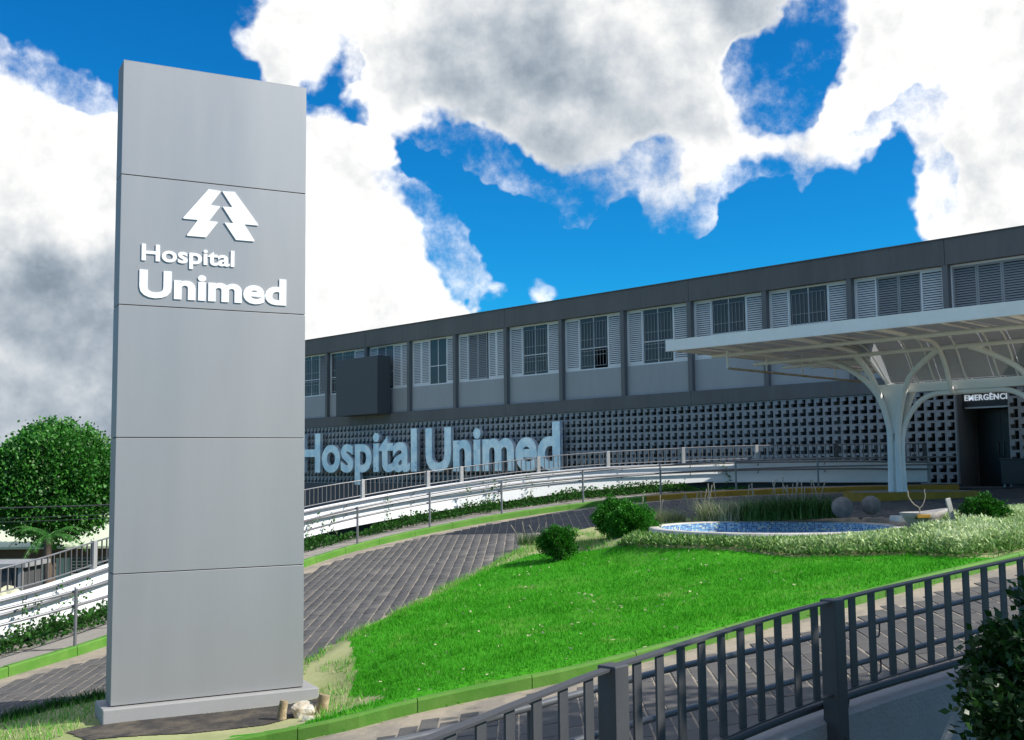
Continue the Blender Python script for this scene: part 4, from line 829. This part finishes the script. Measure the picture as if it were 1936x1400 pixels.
# ------------------------------------------------------------------ shrubs
def shrub(name, label, cat, x, y, r_, hh, n, m, ls, stem=True, zc=None, tb=.5, group=None, lump=.19):
    z0 = tzs(x, y)+.08; o = thing(name, label, cat, (x, y, z0), 0, group); zc = hh*.56 if zc is None else zc
    d = rng.normal(0, 1, (n, 3)); d /= np.linalg.norm(d, axis=1)[:, None]
    ph = rng.uniform(0, 6.28, 6); lum = 1+lump*(np.sin(d[:, 0]*4+ph[0])*np.sin(d[:, 1]*5+ph[1])+.6*np.sin(d[:, 2]*7+ph[2])*np.sin(d[:, 0]*9+ph[3])+.4*np.sin(d[:, 1]*13+ph[4]))
    rad = (rng.random(n)**.22)*lum*(1+np.minimum(.16, .1*np.abs(rng.normal(0, 1, n))**2)*(rng.random(n) < .12))
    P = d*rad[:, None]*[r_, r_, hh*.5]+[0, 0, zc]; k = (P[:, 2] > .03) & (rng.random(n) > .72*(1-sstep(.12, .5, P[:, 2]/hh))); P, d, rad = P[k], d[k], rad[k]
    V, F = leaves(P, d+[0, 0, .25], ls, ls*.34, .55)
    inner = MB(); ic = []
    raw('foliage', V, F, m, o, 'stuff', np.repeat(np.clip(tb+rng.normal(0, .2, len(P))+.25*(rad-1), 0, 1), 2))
    st = MB()
    for q in range(9):
        a = q*.7; st.tube([(math.cos(a)*.02, math.sin(a)*.02, -.1), (math.cos(a)*r_*.22, math.sin(a)*r_*.22, hh*.22), (math.cos(a)*r_*.55, math.sin(a)*r_*.55, hh*.55)], [.014, .010, .005], 5)
    st.build('stem', m_bark, o); return o
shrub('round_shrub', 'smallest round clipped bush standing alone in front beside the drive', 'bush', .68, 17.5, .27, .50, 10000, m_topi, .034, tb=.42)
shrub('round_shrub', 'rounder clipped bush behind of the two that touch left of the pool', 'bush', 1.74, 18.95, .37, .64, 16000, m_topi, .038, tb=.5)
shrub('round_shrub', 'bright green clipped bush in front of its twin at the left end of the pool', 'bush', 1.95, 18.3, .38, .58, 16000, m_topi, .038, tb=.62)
shrub('round_shrub', 'dark clipped bush right of the pale sliver', 'bush', 6.45, 15.35, .27, .44, 9000, m_topi, .036, tb=.3)
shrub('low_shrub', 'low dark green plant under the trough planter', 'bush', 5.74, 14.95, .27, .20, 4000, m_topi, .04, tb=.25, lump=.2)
# tall grasses behind the pool: tint paler in sun, darker in shade
def tuft(label, x, y, w, h, n, tb, cat='grass clump'):
    z0 = tzs(x, y)+.06; o = thing('grass_clump', label, cat, (x, y, z0)); a = rnd(n, 0, 6.28); rr = w*np.sqrt(rng.random(n))
    gx, gy = rr*np.cos(a), rr*np.sin(a)*.6; hh = h*rnd(n, .55, 1.15); V, F = arcblades(gx, gy, 0*gx, hh, rnd(n, .004, .008), rnd(n, .3, .95))
    raw('blades', V, F, m_tall, o, 'stuff', np.tile(np.clip(rng.normal(tb, .16, n), 0, 1), 3))
    for q in range(5):
        a_ = random.uniform(0, 6.28); r_ = random.uniform(.1, .9)*w; st = MB().tube([(r_*math.cos(a_), r_*.5*math.sin(a_), 0), (r_*math.cos(a_)*1.2, r_*.5*math.sin(a_), h*.7), (r_*math.cos(a_)*1.35+random.uniform(-.1, .1), r_*.5*math.sin(a_), h*random.uniform(1.1, 1.5))], [.006, .005, .011], 5); st.build('dry_stem', m_twig, o)
tuft('pale grass clump closest to the round bushes behind the pool', 2.75, 20.6, .42, .38, 800, .74)
tuft('tall pale grass clump in the sun behind the middle of the pool', 3.75, 19.85, .5, .50, 1300, .74)
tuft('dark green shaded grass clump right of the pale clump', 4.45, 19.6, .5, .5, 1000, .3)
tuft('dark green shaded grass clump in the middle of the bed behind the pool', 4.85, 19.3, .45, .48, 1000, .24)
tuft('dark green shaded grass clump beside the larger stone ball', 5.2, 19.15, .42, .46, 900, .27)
tuft('small loose grass tuft at the edge of the drive left of the smallest bush', .35, 20.0, .3, .3, 260, .4)
# bare dry stalks
for lab, x, y in (('bare dry stalk rising just right of the twin round bushes', 2.4, 20.9), ('forked bare stalk between the two pale grass clumps', 3.25, 20.4), ('bare stalk leaning left in front of the tall pale clump', 3.45, 20.3)):
    o = MB(); z0 = tzs(x, y)+.05
    for q in range(3):
        lx = random.uniform(-.14, .14); o.tube([(0, 0, 0), (lx*.4, 0, .25), (lx, .02, random.uniform(.42, .6))], [.009, .008, .014], 6)
    o = o.build('dry_stalk', m_twig); o.location = (x, y, z0); tag(o, lab, 'stalk')

# ------------------------------------------------------------------ near ramp: low wall, guard rail, handrails
FA = arclen(FEN[:, :2]); FP = np.column_stack([FEN, FN])
fo = (float(FEN[24, 0]), float(FEN[24, 1]), tzs(FEN[24, 0], FEN[24, 1]))
def fpt(k, d, z): q = FEN[k, :2]+FN[k]*d; return (q[0], q[1], FEN[k, 2]+z)
nw = thing('low_wall', 'shaded grey rendered wall below the dark guard rail in the corner', 'wall', fo)
m_nwall = mat('rough_render', (.33, .33, .33), .9, .12, 2., 1., 45)
MB().sweep([[fpt(k, .03, -2.6), fpt(k, .03, -.69), fpt(k, .045, -.672), fpt(k, .19, -.672), fpt(k, .2, -.69), fpt(k, .2, -2.6)] for k in range(len(FEN))]).build('wall_body', m_nwall, nw, fo)
gr = thing('guard_rail', 'charcoal steel guard rail of flat bars rising to the right', 'railing', fo)
def flatbar(z0, z1, w): return MB().sweep([[fpt(k, -w, z0), fpt(k, -w, z1), fpt(k, w, z1), fpt(k, w, z0)] for k in range(len(FEN))])
flatbar(-.012, 0, .026).build('top_rail', m_rail, gr, fo)
flatbar(-.532, -.522, .02).build('bottom_rail', m_rail, gr, fo)
kp = [int(np.argmin(np.abs(968+2100*FEN[:, 0]/FEN[:, 1]-xt))) for xt in (1150, 1576)]
spost = [FA[kp[0]], FA[kp[1]]]; pitch = (spost[1]-spost[0])
allp = [spost[0]-pitch, spost[0], spost[1], spost[1]+pitch*1.05, spost[1]+2.1*pitch]
barm = MB().box((-.029, -.006, -.521), (.029, .006, -.013)).mesh('baluster', m_rail)
for s0, s1, nb in zip(allp, allp[1:], (10, 10, 10, 10)):
    for q in range(1, nb+1):
        s = s0+(s1-s0)*q/(nb+1)
        if not 0 < s < FA[-1]: continue
        p = along(FP, s); link('baluster', barm, gr, (p[0]-fo[0], p[1]-fo[1], p[2]-fo[2]), (0, 0, math.atan2(-p[3], p[4])))
for s in allp:
    if not 0 < s < FA[-1]: continue
    p = along(FP, s); a = math.atan2(-p[3], p[4]); mt = Matrix.Translation((p[0], p[1], p[2])) @ Matrix.Rotation(a, 4, 'Z')
    po = MB().bevbox((-.05, -.052, -.82), (.05, .052, .006), .006, mt).build('post', m_rail, gr, fo)
    MB().tube([mt @ Vector((.02, -.051, -.77)), mt @ Vector((.02, -.06, -.77))], .012, 8).build('bolt', m_rail, po, fo)
def nearhand(name, label, d, zr, posts):
    h = thing(name, label, 'handrail', fo)
    A = arclen(FEN[:, :2])
    for xs, zs_ in zr:
        P = []
        for k in range(len(FEN)):
            q = FEN[k, :2]+FN[k]*d; P.append((q[0], q[1], float(np.interp(A[k], xs, zs_))))
        MB().tube([tuple(p) for p in spl(P[::3], 3)], .019 if d > .2 else .022, 12).build('pipe', m_rail2 if d > .2 else m_rail, h, fo)
    for xt in posts:
        O = FEN[:, :2]+FN*d; k = int(np.argmin(np.abs(968+2100*O[:, 0]/O[:, 1]-xt))); z = float(np.interp(A[k], *zr[0])); zb = tzs(*O[k])
        po = MB().tube([(O[k, 0], O[k, 1], zb-.05), (O[k, 0], O[k, 1], z+.06)], .021, 10).build('post', m_rail, h, fo)
        for xs, zs_ in zr:
            z = float(np.interp(A[k], xs, zs_)); t = np.array([FN[k, 1], -FN[k, 0]])*.06
            MB().tube([tuple(v) for v in spl([(O[k, 0]+t[0]*.3, O[k, 1]+t[1]*.3, z-.09), (O[k, 0]+t[0], O[k, 1]+t[1], z-.09), (O[k, 0]+t[0]*1.2, O[k, 1]+t[1]*1.2, z-.05), (O[k, 0]+t[0]*1.2, O[k, 1]+t[1]*1.2, z)], 4)], .006, 6).build('bracket', m_rail, po, fo)
    return h
m_rail2 = mat('pipe_rail_paint', (.13, .135, .14), .35, .1, 6., metal=.4, spec=.5)
AA = arclen(FEN[:, :2])[::4][:11]
nearhand('pipe_handrail', 'two level pipe handrail on slim posts behind the charcoal guard rail', .5, [(list(AA), [1.47, 1.43, 1.39, 1.36, 1.362, 1.387, 1.398, 1.455, 1.54, 1.63, 1.70]), (list(AA), [1.26, 1.22, 1.185, 1.15, 1.146, 1.145, 1.157, 1.218, 1.31, 1.40, 1.47])], (1020, 1655, 2300))
lr = thing('low_pipe', 'thick dark pipe running just under the bars of the guard rail', 'pipe', fo)
MB().tube([fpt(k, .09, -.605) for k in range(len(FEN))], .023, 12).build('pipe', m_rail, lr, fo)
for xt in (1250, 1585, 1950):
    k = int(np.argmin(np.abs(968+2100*FEN[:, 0]/FEN[:, 1]-xt))); MB().tube([fpt(k, .09, -.61), fpt(k, .1, -.66), fpt(k, .1, -.70)], .009, 6).build('support', m_rail, lr, fo)
# leafy bush at the corner of the wall
def leafy(name, label, cat, c, rad, n, m, ls, zb, tb=.5, lw=.36, lump=.2, stems=10, hole=.0, power=.3, trunk=None, group=None):
    o = thing(name, label, cat, (c[0], c[1], zb), 0, group); c = np.array(c)-[c[0], c[1], zb]
    nc = max(30, n//26); d = rng.normal(0, 1, (nc, 3)); d /= np.linalg.norm(d, axis=1)[:, None]; ph = rng.uniform(0, 6.28, 8)
    lum = 1+lump*(np.sin(d[:, 0]*3+ph[0])*np.sin(d[:, 2]*4+ph[1])+.7*np.sin(d[:, 1]*6+ph[2])*np.sin(d[:, 2]*5+ph[3]))
    rr = rng.random(nc)**power*lum; C = d*rr[:, None]*rad+c
    k = np.repeat(np.arange(nc), n//nc); n = len(k); P = C[k]+rng.normal(0, 1, (n, 3))*np.array(rad)*(.06 if n > 60000 else .075)
    nn = d[k]*.8+rng.normal(0, .5, (n, 3))+[0, 0, .25]
    V, F = leaves(P, nn, ls, ls*lw, .5); tt = np.clip(tb+rng.normal(0, .16, n)+rng.normal(0, .14, nc)[k], 0, 1)
    raw('foliage', V, F, m, o, 'stuff', np.repeat(tt, 2)); st = MB()
    base = trunk[-1] if trunk else (0, 0, -.1)
    if trunk: st.tube([p[:3] for p in trunk], [.16, .13, .1][:len(trunk)] if rad[0] > 1 else [.06, .05, .04][:len(trunk)], 10)
    for q in range(stems):
        e = C[random.randrange(nc)]*.85+np.array(c)*.15; b = np.array(base); mid = (b+e)/2+rng.normal(0, .08, 3)*rad
        st.tube([tuple(p) for p in spl([b, mid, e], 4)], list(np.linspace(.06 if trunk and rad[0] > 1 else .015, .006, 9)), 5)
    st.build('trunk' if trunk else 'stem', m_bark, o); return o
leafy('leafy_bush', 'dark broad leaved bush crowding the low wall in the corner', 'bush', (3.04, 5.3, 1.24), (.82, .70, .72), 70000, m_bush, .048, -.1, tb=.45, lw=.36, power=.3)
leafy('shade_tree', 'tree beside the near ramp that shades the guard rail', 'tree', (7.3, 5.9, 5.15), (2.1, 2.15, 1.75), 15000, m_tree, .14, .2, lw=.45, trunk=[(0.5, -.3, -.3), (.4, -.2, 1.8), (.1, 0, 3.4)], power=.45)

# ------------------------------------------------------------------ left background beyond the ramp
tr = leafy('street_tree', 'dense dark green street tree with a rounded crown behind the sheds', 'tree', (-14.9, 36, 2.25), (2.15, 2.0, 1.75), 46000, m_tree, .115, -1.6, lw=.45, lump=.1, stems=14, power=.22, tb=.58, trunk=[(0, 0, -.2), (.05, .1, 1.2), (0, 0, 2.2)])
pm = thing('palm', 'small feathery palm in front of the street tree', 'palm', (-12.9, 31, -1.35))
MB().tube([(0, 0, -.1), (.03, 0, 1.0), (0, .02, 2.1)], [.13, .11, .1], 10).build('trunk', m_bark, pm)
for q in range(18):
    a = q*2.4; L = random.uniform(.95, 1.4); e = random.uniform(.25, 1.2); pts = [(0, 0, 2.1)]
    for t in np.linspace(.15, 1, 7): pts.append((math.cos(a)*L*t*math.cos(e*.6), math.sin(a)*L*t*math.cos(e*.6), 2.1+L*(t*math.sin(e)-.75*t*t)))
    sp_ = spl(pts, 3); V = []; F = []
    st = MB().tube([tuple(p) for p in sp_], list(np.linspace(.012, .003, len(sp_))), 4, False)
    for i_ in range(3, len(sp_)):
        T = Vector(sp_[i_]-sp_[i_-1]).normalized(); sd = T.cross(Vector((0, 0, 1))).normalized()
        for s_ in (-1, 1):
            for w_ in (0, .5):
                b_ = Vector(sp_[i_-1]+(sp_[i_]-sp_[i_-1])*w_); tip = b_+(sd*s_*.9+T*.6+Vector((0, 0, -.35))).normalized()*.24*(1.1-.6*i_/len(sp_)); st.add([b_-T*.008, b_+T*.008, tip], [(0, 1, 2)])
    me_ = st.mesh('frond', m_tree); at = me_.attributes.new('tint', 'FLOAT', 'FACE'); at.data.foreach_set('value', np.clip(rng.normal(.6, .2, len(me_.polygons)), 0, 1).astype(np.float32)); link('frond', me_, pm)
m_groof = mat('pale_green_roof', (.62, .68, .48), .7, .06, 1.); m_cream = mat('cream_wall', (.62, .62, .48), .8, .08, 1.); m_brown = mat('brown_wood', (.14, .085, .05), .7, .2, 3.)
ho = thing('green_roof_house', 'low house with a pale green sloping roof and a slatted brown window', 'house', (-14, 40, -2.1)); HO_ = (-14, 40, -2.1)
MB().box((-22, 38.3, -2.3), (-3, 44, .08)).build('wall', m_cream, ho, HO_)
MB().add([(-22.3, 37.9, .08), (-2.7, 37.9, .08), (-2.7, 42, .66), (-22.3, 42, .66), (-22.3, 37.9, .0), (-2.7, 37.9, .0), (-2.7, 42, .58), (-22.3, 42, .58)], [(0, 1, 2, 3), (7, 6, 5, 4), (0, 4, 5, 1), (1, 5, 6, 2), (2, 6, 7, 3), (3, 7, 4, 0)]).build('roof', m_groof, ho, HO_)
MB().box((-22, 38.25, -.32), (-3, 38.295, -.02)).build('eaves_beam', m_brown, ho, HO_)
wn = MB().box((-15.1, 38.2, -1.15), (-13.9, 38.28, -.36)).build('window', m_brown, ho, HO_); s_ = MB()
for k in range(7): s_.box((-15.05, 38.16, -1.1+k*.105), (-13.95, 38.199, -1.06+k*.105))
s_.build('slats', m_cream, wn, HO_, kind='stuff')
MB().box((-13.75, 38.2, -2.1), (-13.0, 38.28, -.4)).build('door', m_frame, ho, HO_)
MB().box((-20, 38.2, -1.2), (-19, 38.28, -.4)).build('window', m_glass, ho, HO_)
h2 = thing('cream_house', 'bright cream walled house left of the street tree', 'house', (-22, 46, -2)); H2 = (-22, 46, -2)
MB().box((-30, 44.5, -2.4), (-17.6, 50, .65)).build('wall', m_cream, h2, H2); MB().box((-30.3, 44.2, .653), (-17.3, 50.2, .78)).build('roof', m_groof, h2, H2)
for k in range(5): MB().box((-21.6+k*.5, 44.46, -1.0), (-21.48+k*.5, 44.499, -.3)).build('slot_window', m_spand, h2, H2)
sh = thing('storage_shed', 'dark grey metal shed with a flat light edged roof beyond the ramp', 'shed', (-12.6, 26.2, -1.9)); SH = (-12.6, 26.2, -1.9)
MB().box((-15.0, 25.2, -2.3), (-11.05, 26.3, .44)).build('body', m_box, sh, SH); MB().box((-15.1, 25.05, .445), (-10.9, 26.4, .53)).build('roof', m_gal, sh, SH)
MB().box((-11.1, 25.14, -2.2), (-11.0, 25.195, .44)).build('corner_post', m_gal, sh, SH)
for k in range(2): MB().box((-14.3+k*1.6, 25.15, -2.1), (-12.85+k*1.6, 25.195, .3)).build('door', m_box, sh, SH)
sk = thing('waste_skip', 'open metal skip filled with bags behind the ramp railing', 'skip', (-9.9, 21.6, -1.9)); SK = (-9.9, 21.6, -1.9)
MB().box((-11.6, 20.9, -2.1), (-8.9, 20.98, .12)).box((-11.6, 22.2, -2.1), (-8.9, 22.28, .12)).box((-11.6, 20.983, -2.1), (-11.52, 22.197, .12)).box((-8.98, 20.983, -2.1), (-8.9, 22.197, .12)).box((-11.51, 20.99, -.2), (-8.99, 22.19, -.1)).build('body', m_rusty, sk, SK)
m_bag = mat('white_bag', (.75, .76, .78), .5, .15, 3., .3, 20); m_cloth = mat('yellow_cloth', (.62, .60, .38), .9, .1, 3.); m_cardb = mat('cardboard', (.35, .23, .1), .9, .15, 3.)
rock('rubbish_bag', 'white rubbish bag heaped in the skip next to the shed corner', 'bag', (-10.05, 21.5, .09), (.33, .3, .24), m_bag, 21)
rock('rubbish_bag', 'flat white rubbish bag at the right end of the skip', 'bag', (-9.25, 21.55, .04), (.24, .3, .16), m_bag, 22)
rock('cloth_heap', 'pale yellow cloth heap between the white bags', 'cloth', (-9.62, 21.5, .12), (.28, .3, .3), m_cloth, 23)
rock('cardboard_heap', 'brown crumpled cardboard at the left end of the skip', 'cardboard', (-10.6, 21.5, .04), (.24, .3, .2), m_cardb, 24)
# parked car half hidden behind shed and railing
cr_ = thing('parked_car', 'dark parked car seen through the bars of the ramp railing', 'car', (-12.4, 30.4, -2.13), R(12)); m_car = mat('car_paint', (.03, .035, .045), .25, .05, spec=.6)
prof = [(-2.05, .35), (-2.05, .75), (-1.75, .86), (-1.05, .92), (-.5, 1.38), (.75, 1.42), (1.4, .98), (2.0, .9), (2.05, .5), (1.95, .32)]
MB().sweep([[(x, sy*(.80 if z > 1 else .88), z) for x, z in prof] for sy in (-1, 1)]).build('body', m_car, cr_)
for sy in (-1, 1): MB().add([(-.85, sy*.875, .97), (-.42, sy*.82, 1.32), (.68, sy*.82, 1.35), (1.2, sy*.875, 1.0)], [(0, 1, 2, 3)]).build('window', m_glass, cr_, fix=False)
MB().add([(-1.06, -.72, .95), (-1.06, .72, .95), (-.55, .68, 1.36), (-.55, -.68, 1.36)], [(0, 1, 2, 3)]).build('windscreen', m_glass, cr_, fix=False)
for x in (-1.3, 1.3):
    for sy in (-1, 1): wl_ = MB().tube([(x, sy*.66, .31), (x, sy*.89, .31)], .31, 18).build('wheel', m_rail, cr_); MB().tube([(x, sy*.892, .31), (x, sy*.9, .31)], .18, 12).build('rim', m_gal, wl_)
for sy in (-.6, .6): MB().bevbox((-2.07, sy-.15, .6), (-2.0, sy+.15, .72), .015).build('headlight', m_frame, cr_)
# overhead cables
for k, (za, zb, g) in enumerate(((1.93, 1.6, 'upper of the black overhead cables crossing the street tree'), (1.45, 1.33, 'middle black overhead cable crossing the street tree'), (1.33, 1.22, 'lowest black overhead cable crossing the street tree'))):
    pts = [(-34+22.7*t, 33.2, za+.9*(1-t)**2+(zb-za)*t-.3*math.sin(math.pi*t)) for t in np.linspace(0, 1, 14)]
    tag(MB().tube(pts, .011 if k else .024, 6).build('overhead_cable', m_rail), g, 'cable', 'overhead cables across the street tree')
pb = thing('utility_pole', 'concrete utility pole carrying the overhead cables', 'pole', (-34, 33.2, -2.2)); MB().tube([(0, 0, -.3), (0, 0, 6.2)], [.16, .1], 12).build('pole', m_gal, pb)
pb = thing('utility_pole', 'utility pole hidden behind the totem sign', 'pole', (-11.25, 33.2, -2.2)); MB().tube([(0, 0, -.3), (0, 0, 4.2)], [.13, .09], 12).build('pole', m_gal, pb)
